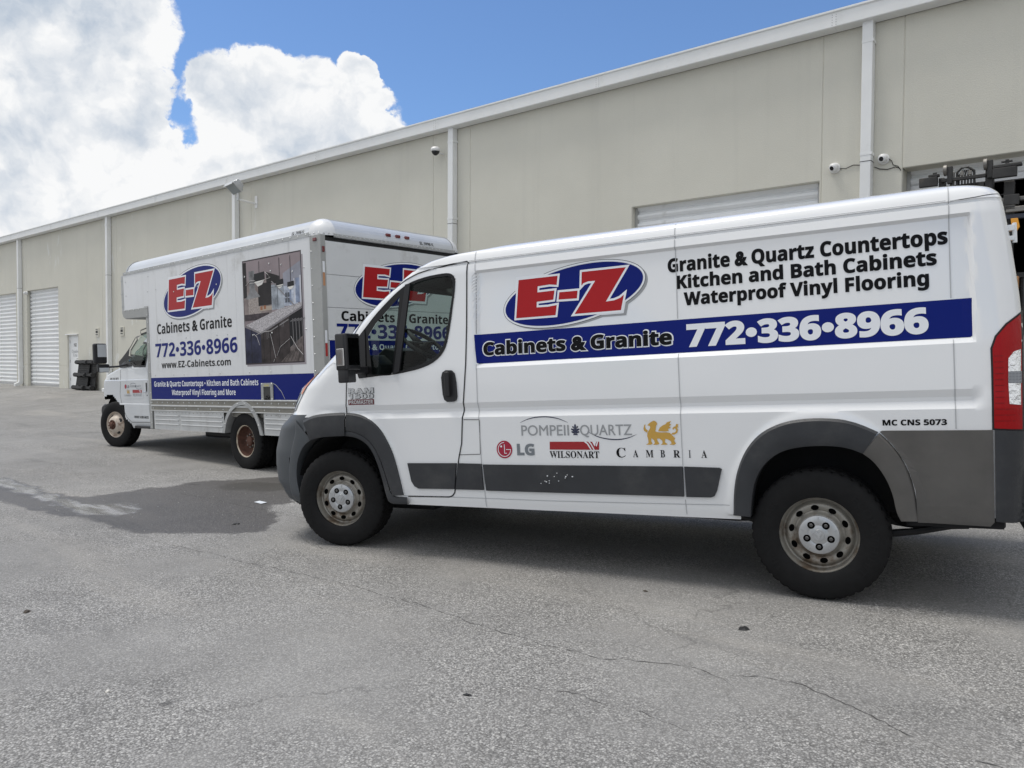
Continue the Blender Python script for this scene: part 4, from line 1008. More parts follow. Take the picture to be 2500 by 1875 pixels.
for P in ([(2.058, .4435), (2.074, .4435), (2.088, .432), (2.112, .3905), (2.104, .3905), (2.080, .428)], [(2.088, .4435), (2.100, .4435), (2.111, .430), (2.132, .3905), (2.124, .3905), (2.104, .427)], [(2.116, .4435), (2.145, .4435), (2.132, .413)], [(2.150, .4435), (2.158, .4435), (2.146, .411), (2.139, .418)]): polydecal('red_bar_gap', [vline(P)], vmap, vwhite, van, .0027)
vtext('lettering', serif('WILSONART'), 1.812, 2.161, .337, .382, vblack, 0, cap=.70)
vtext('lettering', serif('C'), 2.277, 2.338, .344, .405, vblack, 0, cap=.70)
for ch, xc, w in (('A', 2.404, .034), ('M', 2.494, .048), ('B', 2.577, .028), ('R', 2.665, .042), ('I', 2.745, .011), ('A', 2.832, .034)):
    vtext('lettering', serif(ch), xc-w/2, xc+w/2, .346, .392, vblack, 0, cap=.70)
gold = M('vinyl_gold', (.56, .33, .06), .4)
DRG = [[(2.495, .553), (2.512, .566), (2.531, .574), (2.546, .566), (2.552, .552), (2.543, .541), (2.541, .525), (2.536, .508), (2.548, .503), (2.575, .500), (2.605, .501), (2.628, .497), (2.645, .479), (2.66, .464), (2.652, .448), (2.664, .432), (2.652, .424), (2.622, .424), (2.636, .433), (2.632, .447), (2.611, .458), (2.598, .461), (2.594, .44), (2.612, .428), (2.602, .424), (2.568, .424), (2.58, .434), (2.578, .45), (2.560, .463), (2.545, .462), (2.549, .447), (2.56, .43), (2.545, .424), (2.520, .424), (2.531, .435), (2.526, .452), (2.510, .466), (2.508, .447), (2.516, .43), (2.504, .424), (2.474, .424), (2.490, .435), (2.490, .455), (2.484, .478), (2.486, .498), (2.497, .515), (2.506, .53), (2.503, .541), (2.488, .545)],
       [(2.555, .508), (2.566, .53), (2.588, .545), (2.604, .55), (2.612, .562), (2.64, .571), (2.628, .553), (2.640, .549), (2.625, .537), (2.636, .528), (2.617, .521), (2.622, .508), (2.60, .506)],
       [(2.484, .5), (2.466, .51), (2.462, .525), (2.468, .547), (2.476, .552), (2.473, .535), (2.478, .522), (2.490, .512)],
       [(2.635, .488), (2.655, .486), (2.674, .497), (2.680, .515), (2.672, .533), (2.656, .536), (2.645, .525), (2.650, .515), (2.656, .524), (2.665, .522), (2.668, .510), (2.660, .500), (2.645, .498)],
       [(2.662, .531), (2.671, .552), (2.684, .548), (2.679, .538), (2.683, .530), (2.670, .529)]]
for p in DRG: polydecal('dragon_emblem', [vline(p)], vmap, gold, van, .002+random.random()*.0005)
# wheels
def tyre(rad, w, rim, n=168, lug=4, depth=.009):
    """tyre about the y axis, outer face at y=0, going inward"""
    s_ = w; pr = [(.012, rim), (.004, rim+.012), (-.002, rim+(rad-rim)*.35), (-.002, rim+(rad-rim)*.62), (.006, rim+(rad-rim)*.84), (.014, rad-.014), (.020, rad-.006), (.030, rad-.001), (.048, rad), (.050, rad-.008), (.056, rad-.008), (.058, rad), (.082, rad+.001), (.084, rad-.008), (.092, rad-.008), (.094, rad+.001)]
    full = pr+[(s_-a, b_) for a, b_ in reversed(pr)]
    m = len(full); mb = MB(); k = 0
    for j in range(n):
        a = 2*PI*j/n; gro = (j % lug == 0)
        for (h, r_) in full:
            rr = r_
            if r_ > rad-.010 and (h < .05 or h > s_-.05) and gro: rr = min(r_, rad-depth-.003)
            elif .054 < h < s_-.054 and r_ > rad-.002 and (j+1) % (lug+1) == 0: rr = rad-.005
            mb.v.append((rr*math.cos(a), h, rr*math.sin(a)))
    for j in range(n):
        j2 = (j+1) % n
        for i in range(m-1): mb.f.append((j*m+i, j*m+i+1, j2*m+i+1, j2*m+i))
    return mb
steel = M('wheel_steel', (.29, .275, .245), .48, .5, var=(14, .15), grime=(9, .48, .68, (.14, .105, .075, 1)))
capm = M('hub_cap', (.46, .47, .48), .32, .5, var=(20, .06))
ty = tyre(.372, .225, .214)
tyme = ty.build('tyre', rubber, smooth=True); tyd = tyme.data; bpy.data.objects.remove(tyme); tyd.set_sharp_from_angle(angle=R(38))
tlet = M('tyre_letter', (.0105, .0105, .011), .7, spec=.22)
def arctext(s_, w, r_, h, a0, a1, y):
    V, F = fit(text2d(bold(s_)), 0, 1, 0, 1)
    return obj('tyre_lettering', [((r_+v[1]*h)*math.cos(a0+(a1-a0)*v[0]), y-v[2]*.01, (r_+v[1]*h)*math.sin(a0+(a1-a0)*v[0])) for v in V], F, tlet, w)
def vanwheel(mtx):
    w = MB().lathe([(.022, .2184), (.016, .2165), (.016, .212), (.024, .207), (.040, .203), (.062, .198), (.066, .190), (.060, .183), (.046, .176), (.040, .165), (.041, .150), (.050, .134), (.046, .124), (.030, .116), (.024, .108), (.024, .0001)], 72).build('wheel', steel, van, mtx, smooth=True)
    w.data.set_sharp_from_angle(angle=R(50))
    o = link('tyre', tyd, None, w); o.location = (0, -.008, 0)
    MB().lathe([(.20, .15), (.04, .214), (.018, .2172)], 48).build('rim_barrel', M('barrel', (.03, .03, .03), .8), w)
    for i in range(10):
        a = R(97)+2*PI*i/10; hm_ = Matrix.Translation((.152*math.cos(a), .0415, .152*math.sin(a))) @ Matrix.Rotation(-a, 4, 'Y')
        MB().prism(ell(0, 0, .0150, .0215, 18), lambda p, q, d: (p, d, q), -.003, .004).build('vent_hole', M('void', (.003, .003, .003), 1.0, spec=0.0), w, hm_)
    c_ = MB().lathe([(.024, .111), (.013, .108), (.009, .100), (.008, .062), (.010, .055), (.008, .048), (.006, .032), (.002, .030), (.001, .0001)], 56).build('hub_cap', capm, w, smooth=True); c_.data.set_sharp_from_angle(angle=R(30))
    for i in range(5):
        a = R(54)+2*PI*i/5; x, z = .067*math.cos(a), .067*math.sin(a)
        MB().lathe([(.007, .0001), (.007, .0195), (.0095, .021)], 20, (x, -.0005, z)).build('nut_recess', MATS['void'], w)
        MB().lathe([(.004, .0001), (.004, .008), (.0065, .0115), (.012, .0115)], 6, (x, -.001, z)).build('wheel_nut', M('nut', (.12, .12, .12), .4, .8), w)
        a2 = a+PI/5; MB().box(.085, .104, .0055, .0085, -.0018, .0018).build('cap_rib', capm, w, Matrix.Rotation(-a2, 4, 'Y'))
    MB().prism([(-.017, .012), (-.010, .019), (-.004, .010), (0, .004), (.004, .010), (.010, .019), (.017, .012), (.016, .002), (.008, -.004), (.006, -.018), (-.006, -.018), (-.008, -.004), (-.016, .002)], XZ, -.003, .003).build('cap_emblem', silver, w, bevel=.0015)
    if mtx.translation.y < 1:
        arctext('TRAVELSTAR', w, .272, .040, R(225), R(140), -.0118); arctext('ECOPATH H/T', w, .272, .040, R(50), R(-45), -.0118); arctext('LT225/75R16', w, .296, -.024, R(-112), R(-68), -.0118)
    return w
vanwheel(Matrix.Translation((0, .018, 0)) @ Matrix.Rotation(R(10.34), 4, 'Z') @ Matrix.Rotation(R(8), 4, 'Y'))
vanwheel(Matrix.Translation((3.454, .018, -.0918)))
for x, z, r_ in ((0, 0, 0), (3.454, -.0918, 0)): vanwheel(Matrix.Translation((x, VW-.018, z)) @ Matrix.Rotation(PI, 4, 'Z'))
# wheel housings, floor pan, springs
liner = M('arch_liner', (.012, .012, .013), .85, var=(6, .3))
for xc, zc, rx, rz in ((.03, .0, .47, .50), (3.475, -.02, .43, .47)):
    for ya, yb in ((.03, .42), (VW-.42, VW-.03)):
        mb = MB(); n = 20
        for i in range(n+1):
            a = PI*i/n; mb.v += [(xc+rx*math.cos(a), ya, zc+rz*math.sin(a)), (xc+rx*math.cos(a), yb, zc+rz*math.sin(a))]
        mb.f += [(2*i, 2*i+1, 2*i+3, 2*i+2) for i in range(n)]
        yy = yb if ya < 1 else ya
        k = len(mb.v); mb.v.append((xc, yy, zc)); mb.f += [(k, 2*i+(1 if ya < 1 else 0), 2*i+2+(1 if ya < 1 else 0)) for i in range(n)]
        mb.build('wheel_housing', liner, van)
boxo('floor_pan', .50, 3.0, .06, VW-.06, -.03, .03, liner, van); boxo('floor_pan', 3.9, 4.35, .06, VW-.06, -.02, .03, liner, van); boxo('floor_pan', -.5, .5, .44, VW-.44, -.02, .03, liner, van); boxo('floor_pan', 3.0, 3.95, .44, VW-.44, -.02, .30, liner, van)
for y in (.30, VW-.30):
    MB().tube([(2.80, y, -.03), (3.0, y, -.06), (3.2, y, -.11), (3.454, y, -.145), (3.7, y, -.135), (3.95, y, -.10), (4.12, y, -.06), (4.2, y, -.045)], [.02, .02, .025, .03, .025, .02, .02, .03], 8).build('leaf_spring', blackm, van)
boxo('fuel_tank', 1.15, 2.05, .60, 1.35, -.12, -.03, blackm, van, bevel=.04)  # tank, subframe, spare and exhaust boxes: unseen, added to block light below
boxo('underbody_light_block', .75, 2.95, .36, .66, -.082, -.03, blackm, van); boxo('underbody_light_block', .75, 2.95, .66, 1.0, -.14, -.03, blackm, van); boxo('low_light_block', .75, 3.0, 1.0, 1.70, -.205, -.03, blackm, van, bevel=.02); boxo('underbody_light_block', 3.75, 4.3, .9, 1.7, -.19, -.02, blackm, van)  # stepped boxes kept out of view, shaped to block light under the van
boxo('front_subframe', -.35, .55, .5, 1.55, -.16, -.02, blackm, van, bevel=.03)
MB().lathe([(-.20, .0001), (-.20, .30), (-.14, .34), (-.06, .34), (-.02, .30), (-.02, .0001)], 28, (4.02, 1.15, 0), 'z').build('spare_wheel', blackm, van)
boxo('exhaust_box', 2.2, 2.85, 1.1, 1.5, -.14, -.04, blackm, van, bevel=.04)
MB().tube([(3.454, .2, -.10), (3.454, VW-.2, -.10)], .045, 10).build('axle', blackm, van)
MB().tube([(2.1, .55, -.08), (2.9, .5, -.09), (3.1, .45, -.07)], .04, 10).build('exhaust', blackm, van)
MB().tube([(0, .25, -.06), (0, VW-.25, -.06)], .05, 8).build('axle', blackm, van)
# cabin
db = MB().prism([(-.15, .55), (-.15, .98), (.05, 1.09), (.30, 1.095), (.38, 1.02), (.36, .78), (.22, .55)], XZ, .10, VW-.10).build('dashboard', interior, van, bevel=.02)
MB().prism([(.20, 1.08), (.30, 1.15), (.42, 1.12), (.40, 1.03), (.25, 1.03)], XZ, .28, .72).build('instrument_hood', interior, db, bevel=.01)
sw = MB(); ns = 40; c0 = Vector((.53, .48, 1.165)); ax = Vector((.62, 0, .785)); e1 = Vector((0, 1, 0)); e2 = ax.cross(e1)
pts = [c0+(e1*math.cos(2*PI*i/ns)+e2*math.sin(2*PI*i/ns))*.195 for i in range(ns+1)]
sw.tube(pts, .017, 8, False)
for a in (0.15, PI-.15, 1.5*PI, .5*PI): sw.tube([c0-ax*.02, c0+(e1*math.cos(a)+e2*math.sin(a))*.19], [.035, .014], 8)
sw.lathe([(-.05, .0001), (-.05, .06), (.0, .07), (.0, .0001)], 16, tuple(c0-Vector((0, 0, 0))), 'z')
sw.build('steering_wheel', interior, van, smooth=True)
for y0 in (.22, 1.30):
    st_ = boxo('seat', .72, 1.22, y0, y0+.52, .42, .60, interior, van, bevel=.05, seg=3)
    MB().prism([(1.10, .58), (1.24, .58), (1.36, 1.22), (1.24, 1.24)], XZ, y0, y0+.52).build('backrest', interior, st_, bevel=.04, seg=3)
    boxo('headrest', 1.27, 1.36, y0+.13, y0+.39, 1.28, 1.46, interior, st_, bevel=.035, seg=3)
boxo('bulkhead', 1.45, 1.48, .09, VW-.09, .03, 1.66, interior, van)
boxo('rear_view_mirror', .55, .58, .90, 1.15, 1.385, 1.455, blackm, van, bevel=.012); MB().tube([(.56, 1.02, 1.45), (.53, 1.02, 1.56)], .012).build('mirror_stalk', blackm, van)
MB().prism([(.66, 1.60), (.74, 1.59), (.67, 1.50), (.645, 1.51)], XZ, .75, .98).build('sun_visor', interior, van, bevel=.006)
boxo('dash_camera', .47, .52, .92, .98, 1.28, 1.33, blackm, van, bevel=.01)
vin = boxo('headliner', .95, 1.45, .14, VW-.14, 1.675, 1.69, interior, van)

MIRY, MIRZ = (-.395, -.192), (1.017, 1.348)
# ================================================================== BOX TRUCK
twhite = M('truck_white', (.70, .71, .72), .4, coat=.15, streak=(.5, (.40, .40, .39, 1)), var=(1.2, .05), grime=(2.4, .55, .80, (.52, .52, .51, 1)))
cabp = M('cab_silver_white', (.62, .64, .66), .32, coat=.5, back=(.04, .04, .042, 1), grime=(2.0, .55, .9, (.50, .51, .52, 1)))
tal = M('box_alu', (.42, .43, .43), .42, .35, var=(2.2, .10), grime=(5, .55, .8, (.26, .26, .25, 1)))
tal2 = M('post_alu', (.36, .365, .355), .5, .2, var=(2, .08), grime=(4, .55, .85, (.25, .25, .24, 1)))
talu_l = M('roof_alu', (.62, .64, .66), .35, .3, var=(2, .06))
skirt = M('skirt_alu', (.60, .61, .61), .38, .3, streak=(.5, (.34, .33, .31, 1)), var=(3, .08), grime=(6, .55, .8, (.38, .37, .35, 1)))

dirty = M('rail_dirty', (.25, .24, .21), .55, .3, var=(5, .15))
rivm = M('rivet', (.55, .56, .56), .35, .5)
lred = M('marker_red', (.14, .012, .015), .2, coat=.5)
truck = empty('box_truck', TRKM, 'white box truck with attic and kitchen picture parked behind the van', 'truck')
TY0, TY1, QR = -.10, 2.42, .228
side = lambda yy: (lambda a, b_, off: (a, yy-off, b_))
tmapS = side(TY0); tmapR = lambda a, b_, off: (5.80+off, a, b_)
rvt = MB().lathe([(-.006, .0001), (-.005, .007), (0, .0115)], 8).build('rivet', rivm); rvd = rvt.data; bpy.data.objects.remove(rvt)
def rivet(par, x, y, z, rot=None):
    o = link('rivet', rvd, None, par); o.location = (x, y, z)
    if rot: o.rotation_euler = rot
# side walls
SP = [(.72, 2.415), (.72, 1.80), (1.50, 1.80), (1.50, .26), (5.62, .26), (5.62, 2.415)]
for yy, d_ in ((TY0, .03), (TY1-.03, .03)):
    MB().prism(SP, XZ, yy, yy+d_).build('side_panel', twhite, truck)
for x in (1.52, 2.74, 3.96, 5.18):
    if x > 2: boxo('panel_joint', x-.0015, x+.0015, TY0-.0006, TY0, 1.0, 2.40, M('joint_grey', (.5, .5, .5), .6), truck)
sp1 = boxo('box_floor', 1.45, 5.70, TY0+.03, TY1-.03, .20, .26, dirty, truck)
boxo('attic_floor', .70, 1.48, TY0+.03, TY1-.03, 1.74, 1.78, dirty, truck); boxo('front_wall', 1.45, 1.48, TY0+.03, TY1-.03, .2, 1.75, twhite, truck)
boxo('attic_nose', .655, .70, TY0+.06, TY1-.06, 1.78, 2.42, twhite, truck)
boxo('roof', .80, 5.66, .10, TY1-.20, 2.62, 2.636, talu_l, truck)
# rounded top rails, attic front
def railprof(y0, s_):
    return [(y0-.003*s_, 2.40), (y0-.004*s_, 2.425), (y0-.002*s_, 2.455)]+[(y0+s_*(QR-QR*math.cos(a)), 2.41+QR*math.sin(a)) for a in [R(15+i*12.5) for i in range(7)]]+[(y0+s_*.24, 2.615), (y0+s_*.03, 2.41), (y0+s_*.03, 2.40)]
for y0, s_ in ((TY0, 1), (TY1, -1)):
    r_ = MB().prism(railprof(y0, s_), YZ, .868, 5.584).build('top_rail', talu_l, truck, smooth=False)
    lp = boxo('rail_flange', .73, 5.60, y0-.006*s_, y0-.0042*s_, 2.405, 2.455, tal, truck)
    if s_ == 1:
        for i in range(31): rivet(r_, .80+i*.158, y0-.006, 2.432)
# attic front rounded edge and under rail
MB().prism([(.642, 2.40), (.650, 2.48), (.69, 2.56), (.76, 2.61), (.86, 2.637), (.86, 2.59), (.72, 2.40)], XZ, .128, TY1-.228).build('attic_front_rail', tal, truck)
for y0, y1 in ((TY0-.004, TY0+.10), (TY1-.10, TY1+.004)): boxo('attic_corner_post', .640, .725, y0, y1, 1.80, 2.412, tal, truck, bevel=.012)
MB().prism([(.640, 1.86), (.650, 1.80), (.69, 1.745), (.76, 1.715), (1.50, 1.700), (1.50, 1.86), (.72, 1.862)], XZ, TY0-.006, TY0+.05).build('attic_under_rail', tal2, truck, bevel=.012)
MB().prism([(.640, 1.86), (.650, 1.80), (.69, 1.745), (.76, 1.715), (1.50, 1.700), (1.50, 1.75), (.76, 1.76), (.70, 1.86)], XZ, TY0+.06, TY1).build('attic_under_rail', tal2, truck)
boxo('attic_bracket', 1.40, 1.515, TY0-.010, TY0-.0062, 1.705, 1.87, tal2, truck, bevel=.002)
for x, z in ((.75, 1.845), (.90, 1.842), (1.06, 1.84), (1.22, 1.838), (1.44, 1.85), (1.48, 1.85), (1.48, 1.73), (.668, 2.33), (.668, 2.12), (.668, 1.92)): rivet(truck, x, TY0-.0105, z)
# front post
fp = boxo('front_post', 1.44, 1.52, TY0-.006, TY0+.03, -.02, 1.698, tal2, truck, bevel=.003)
for i in range(11): rivet(fp, 1.50, TY0-.0065, 1.62-i*.155)
# blue band, rub rails, skirts with ribs, arch
polydecal('blue_band', [[(1.522, .763), (5.598, .763), (5.598, .438), (1.522, .438)]], tmapS, blue, truck, .0015)
rails = boxo('rub_rail', 1.522, 5.60, TY0-.012, TY0-.001, .262, .432, dirty, truck, bevel=.002)
for z0, z1 in ((.418, .434), (.330, .352), (.262, .274)): boxo('rail_rib', 1.522, 5.60, TY0-.024, TY0-.0125, z0, z1, skirt, truck, bevel=.004)
for i in range(26):
    x = 1.55+i*.158
    if not 3.72 < x < 4.36: rivet(rails, x, TY0-.0135, .388)
for i in range(13):
    x = 1.58+i*.33
    if not 3.66 < x < 4.42: rivet(rails, x, TY0-.0135, .300)
def skirtpanel(x0, x1):
    s_ = boxo('skirt_panel', x0, x1, TY0-.004, TY0+.004, -.022, .262, skirt, truck)
    for z in (.19, .126, .06): boxo('skirt_rib', x0+.04, x1-.03, TY0-.018, TY0-.0042, z-.010, z+.010, skirt, s_, bevel=.007)
    n = int((x1-x0)/.105)
    for i in range(n):
        boxo('fastener', x0+.06+i*.105, x0+.07+i*.105, TY0-.008, TY0-.004, .232, .242, dirty, s_)
skirtpanel(1.575, 2.36); skirtpanel(2.365, 3.55); skirtpanel(4.512, 5.60)
ao = [(3.545, -.02), (3.60, .12), (3.66, .23), (3.755, .314), (3.85, .37), (3.96, .41), (4.079, .42), (4.18, .40), (4.28, .345), (4.373, .261), (4.44, .16), (4.485, .06), (4.511, -.026)]
ai = [(3.61, -.02), (3.65, .10), (3.70, .19), (3.79, .28), (3.87, .325), (3.96, .358), (4.075, .369), (4.16, .355), (4.24, .31), (4.32, .236), (4.39, .14), (4.43, .06), (4.455, -.02)]
O_, I_ = resample(smoothline(ao, 2), 40), resample(smoothline(ai, 2), 40); V, F = [], []
for o, i in zip(O_, I_): V += [(o[0], TY0-.014, o[1]), (o[0], TY0-.034, o[1]), (i[0], TY0-.034, i[1]), (i[0], TY0+.30, i[1])]
F = [(4*i+k, 4*i+k+1, 4*i+k+5, 4*i+k+4) for i in range(39) for k in range(3)]
arch = obj('arch_ring', V, F, tal, truck)
for i in (4, 11, 17, 22, 28, 35): rivet(arch, (O_[i][0]+I_[i][0])/2, TY0-.0345, (O_[i][1]+I_[i][1])/2)
mb = MB(); mb.prism([(3.545, -.02)]+I_[1:-1]+[(4.511, -.026)] if False else I_, XZ, TY0+.30, TY0+.31); mb.build('arch_back', liner, truck)
# recess box for the lamp socket with torn vinyl
pk = MB()
pk.box(4.487, 4.54, TY0-.014, TY0-.002, .427, .655).box(4.695, 4.75, TY0-.014, TY0-.002, .427, .655).box(4.54, 4.695, TY0-.0145, TY0-.002, .605, .655)
pk = pk.build('lamp_pocket', tal2, truck)
boxo('pocket_back', 4.54, 4.695, TY0-.006, TY0-.003, .427, .605, M('pocket_dark', (.05, .05, .048), .7), pk)
boxo('pocket_label', 4.56, 4.67, TY0-.0155, TY0-.0147, .612, .635, M('label_yellow', (.45, .40, .18), .5), pk)
MB().tube([(4.58, TY0-.012, .44), (4.62, TY0-.016, .50), (4.67, TY0-.014, .47), (4.64, TY0-.016, .455), (4.60, TY0-.016, .475)], .008, 6).build('pocket_wire', satin, pk)
for x in (4.505, 4.73):
    for z in (.445, .64): rivet(pk, x, TY0-.0145, z)
MB().tube([(4.70, TY0-.004, .66), (4.80, TY0-.004, .63), (4.92, TY0-.004, .545), (4.99, TY0-.004, .45)], .004, 5).build('vinyl_tear', vgrey, truck)
# rear: corner posts, header, caps, roll-up door panels
for y0, y1 in ((TY0-.002, -.028), (TY1-.07, TY1+.002)):
    p_ = boxo('corner_post', 5.602, 5.812, y0, y1, -.25, 2.412, tal2, truck, bevel=.006)
    if y0 < 0:
        for i in range(13): rivet(p_, 5.63, y0-.0005, 2.22-i*.205)
        boxo('marker_lamp', 5.68, 5.745, y0-.016, y0-.0005, 2.335, 2.375, lred, p_, bevel=.008); 
    yc = (y0+y1)/2
    boxo('marker_lamp', 5.8125, 5.828, yc-.018, yc+.018, 2.20, 2.27, lred, p_, bevel=.008)
    for (z0, z1, mt) in ((1.96, 2.09, vwhite), (1.80, 1.955, M('tape_orange', (.50, .25, .13), .5)), (1.12, 1.27, vwhite), (.96, 1.115, M('tape_red', (.40, .02, .02), .4))):
        boxo('reflective_tape', 5.8122, 5.8135, yc-.016, yc+.016, z0, z1, mt, p_)
hp = [(5.60, 2.61), (5.61, 2.635)]+[(5.812-QR+QR*math.sin(a), 2.41+QR*math.cos(a)) for a in [R(12+i*11) for i in range(7)]]+[(5.812, 2.43), (5.812, 2.395), (5.77, 2.395), (5.77, 2.42)]
hd_ = MB().prism(hp, XZ, .128, TY1-.228).build('rear_header', talu_l, truck, smooth=False)
boxo('header_flange', 5.8135, 5.8155, .10, TY1-.20, 2.400, 2.435, tal, hd_)
for i in range(27): rivet(hd_, 5.816, .16+i*.07, 2.418, (0, 0, R(90)))
def cap(name, yc, s_, X=5.584, sx=1, mt=None):
    mb = MB(); n = 8; rx, ry, rz = QR, QR, QR
    for i in range(n+1):
        for j in range(n+1):
            a, e_ = PI/2*i/n, PI/2*j/n
            mb.v.append((X+sx*(rx+.004)*math.sin(a)*math.cos(e_), yc-s_*(ry+.004)*math.cos(a)*math.cos(e_), 2.412+(rz+.004)*math.sin(e_)))
    mb.f += [(i*(n+1)+j, (i+1)*(n+1)+j, (i+1)*(n+1)+j+1, i*(n+1)+j+1) for i in range(n) for j in range(n)]
    o = mb.build(name, mt or twhite, truck, smooth=True)
    for k in range(6):
        a = R(8+k*15); rivet(o, X+sx*(QR+.006)*math.sin(a), yc-s_*(QR+.006)*math.cos(a), 2.435, (0, 0, R(90) if a > .8 else 0))
    return o
cap('corner_cap', .128, 1); cap('corner_cap', TY1-.228, -1)
cap('attic_corner_cap', .128, 1, .868, -1, tal); cap('attic_corner_cap', TY1-.228, -1, .868, -1, tal)
for y in (.947, 1.113, 1.276): boxo('clearance_lamp', 5.775, 5.808, y+.005, y+.085, 2.498, 2.540, lred, truck, bevel=.012, seg=3)
boxo('header_gap', 5.74, 5.76, -.03, TY1-.06, 2.33, 2.40, blackm, truck)
wpan = M('rear_door_white', (.66, .675, .68), .4, coat=.15, streak=(.35, (.45, .45, .44, 1)), var=(1.5, .05), grime=(3, .55, .8, (.48, .48, .47, 1)))
zz = [2.345, 1.941, 1.546, 1.150, .755, .36, -.03]
for a, b_ in zip(zz, zz[1:]): boxo('door_panel', 5.765, 5.80, -.024, TY1-.075, b_+.002, a-.002, wpan, truck, bevel=.004, seg=1)
boxo('rear_sill', 5.70, 5.86, TY0, TY1, -.28, -.035, dirty, truck, bevel=.01)
decal('plate_text', fit(text2d('EL 5998 K', .01), 1.545, 1.807, 2.455, 2.495, .69), lambda a, b_, o_: (5.812-QR+math.sqrt(max(0, QR**2-(b_-2.41)**2))+.0015+o_, a, b_), blackm, truck)
decal('plate_text', fit(text2d('EL 3998 K', .01), 5.25, 5.50, 2.462, 2.502, .69), lambda a, b_, o_: (a, TY0+QR-math.sqrt(max(0, QR**2-(b_-2.41)**2))-.006-o_, b_), blackm, truck)
polydecal('rear_band', [[(-.01, 1.150), (2.15, 1.150), (2.15, .80), (-.01, .80)]], tmapR, blue, truck, .0015)
logo(tmapR, truck, lambda a, b_: (.574+(a-1.646)*1.46, 1.693+(b_-1.274)*1.53), 1.3)
decal('lettering', fit(text2d(bold('Cabinets & Granite'), .012), .181, 2.052, 1.392, 1.508), tmapR, vblack, truck)
decal('lettering', fit(text2d(bold('772•336•8966'), .015), .105, 2.09, 1.180, 1.352), tmapR, blue, truck)
decal('lettering', fit(text2d(bold('Granite & Quartz Countertops')), .16, 1.98, 1.035, 1.105), tmapR, vwhite, truck, .003)
# side lettering
logo(tmapS, truck, lambda a, b_: (2.02+(a-1.539)*1.645, 1.632+(b_-1.205)*1.79), 1.3)
decal('lettering', fit(text2d(bold('Cabinets & Granite'), .006), 1.773, 3.84, 1.422, 1.570), tmapS, vblack, truck)
decal('lettering', fit(text2d(bold('772•336•8966'), .008), 1.695, 3.955, 1.075, 1.277), tmapS, blue, truck)
decal('lettering', fit(text2d(bold('www.EZ-Cabinets.com'), .004), 1.866, 3.777, .905, 1.0), tmapS, vblack, truck)
decal('lettering', fit(text2d(bold('Granite & Quartz Countertops • Kitchen and Bath Cabinets')), 1.613, 4.415, .628, .708), tmapS, vwhite, truck, .0025)
decal('lettering', fit(text2d(bold('Waterproof Vinyl Flooring and More')), 2.145, 3.868, .500, .578), tmapS, vwhite, truck, .0025)
# kitchen photograph print
px0, px1, pz0, pz1 = 4.141, 5.425, .90, 2.266
pm = lambda a, b_: (px0+(px1-px0)*a, pz1-(pz1-pz0)*b_)
kp = {}
def kmat(n, c, var=None, rough=.35): return M('print_'+n, tuple(v*1.05 for v in c), rough, var=var, spec=.12)
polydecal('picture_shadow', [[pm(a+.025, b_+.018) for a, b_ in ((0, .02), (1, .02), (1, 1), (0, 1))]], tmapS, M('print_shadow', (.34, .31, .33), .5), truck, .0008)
pic = boxo('kitchen_picture', px0, px1, TY0-.0016, TY0-.0002, pz0, pz1, kmat('frame', (.06, .05, .055)), truck)
lay = [.0019]
def kp_(polys, m_):
    lay[0] += .00012
    for P in polys: polydecal('picture_print', [[pm(*p) for p in P]], tmapS, m_, pic, lay[0])
def rect(a, b_, c_, d_): return [(a, c_), (b_, c_), (b_, d_), (a, d_)]
kp_([rect(.012, .988, .012, .988)], kmat('ceil', (.27, .225, .235), (1.5, .15)))
kp_([[(.70, .18), (.988, .09), (.988, .40), (.70, .40)]], kmat('ceil2', (.27, .275, .32), (3, .2)))
kp_([rect(.012, .50, .20, .56)], kmat('wall', (.24, .20, .19), (8, .3)))
kp_([rect(.09, .32, .36, .52)], kmat('splash', (.33, .29, .27), (40, .4)))
kp_([rect(.012, .07, .02, .36), rect(.27, .50, .24, .45), [(.42, .14), (.65, .20), (.65, .27), (.42, .24)]], kmat('cab', (.028, .025, .026), (3, .4)))
kp_([[(.11, .11), (.215, .11), (.215, .29), (.30, .355), (.30, .365), (.05, .375), (.05, .365), (.12, .30)]], kmat('hood', (.19, .19, .195), (7, .6)))
kp_([rect(.50, .71, .27, .50)], kmat('fridge', (.32, .35, .39), (6, .6)))
kp_([rect(.71, .93, .30, .48)], kmat('win', (.42, .46, .54), (12, .5)))
kp_([rect(.80, .83, .28, .47), rect(.90, .985, .24, .46)], kmat('sky', (.22, .26, .36), (9, .4)))
kp_([rect(.87, .885, .24, .47), rect(.965, .988, .22, .47)], kmat('post', (.55, .56, .60)))
kp_([rect(.29, .50, .46, .50)], kmat('shelf', (.40, .33, .27))); kp_([rect(.30, .34, .455, .49), rect(.36, .40, .45, .485)], kmat('jar', (.30, .14, .08)))
kp_([rect(.012, .45, .52, .58)], kmat('range', (.055, .045, .05), (20, .5)))
kp_([[(.03, .62), (.62, .50), (.988, .462), (.988, .495), (.29, .70)]], kmat('granite', (.42, .40, .41), (70, .6)))
kp_([[(.03, .62), (.29, .70), (.29, .72), (.03, .64)], [(.29, .70), (.988, .495), (.988, .51), (.29, .72)]], kmat('edge', (.20, .19, .20), (60, .4)))
kp_([[(.012, .64), (.29, .72), (.29, .988), (.012, .988)]], kmat('island_l', (.026, .028, .055), (5, .7)))
kp_([[(.29, .72), (.78, .575), (.78, .90), (.62, .988), (.29, .988)]], kmat('island_r', (.042, .034, .034), (7, .6)))
kp_([[(.78, .575), (.988, .515), (.988, .80), (.78, .90)]], kmat('under', (.014, .014, .016)))
kp_([[(.62, .988), (.78, .90), (.78, .86), (.988, .76), (.988, .988)]], kmat('floor', (.13, .11, .105), (14, .5)))
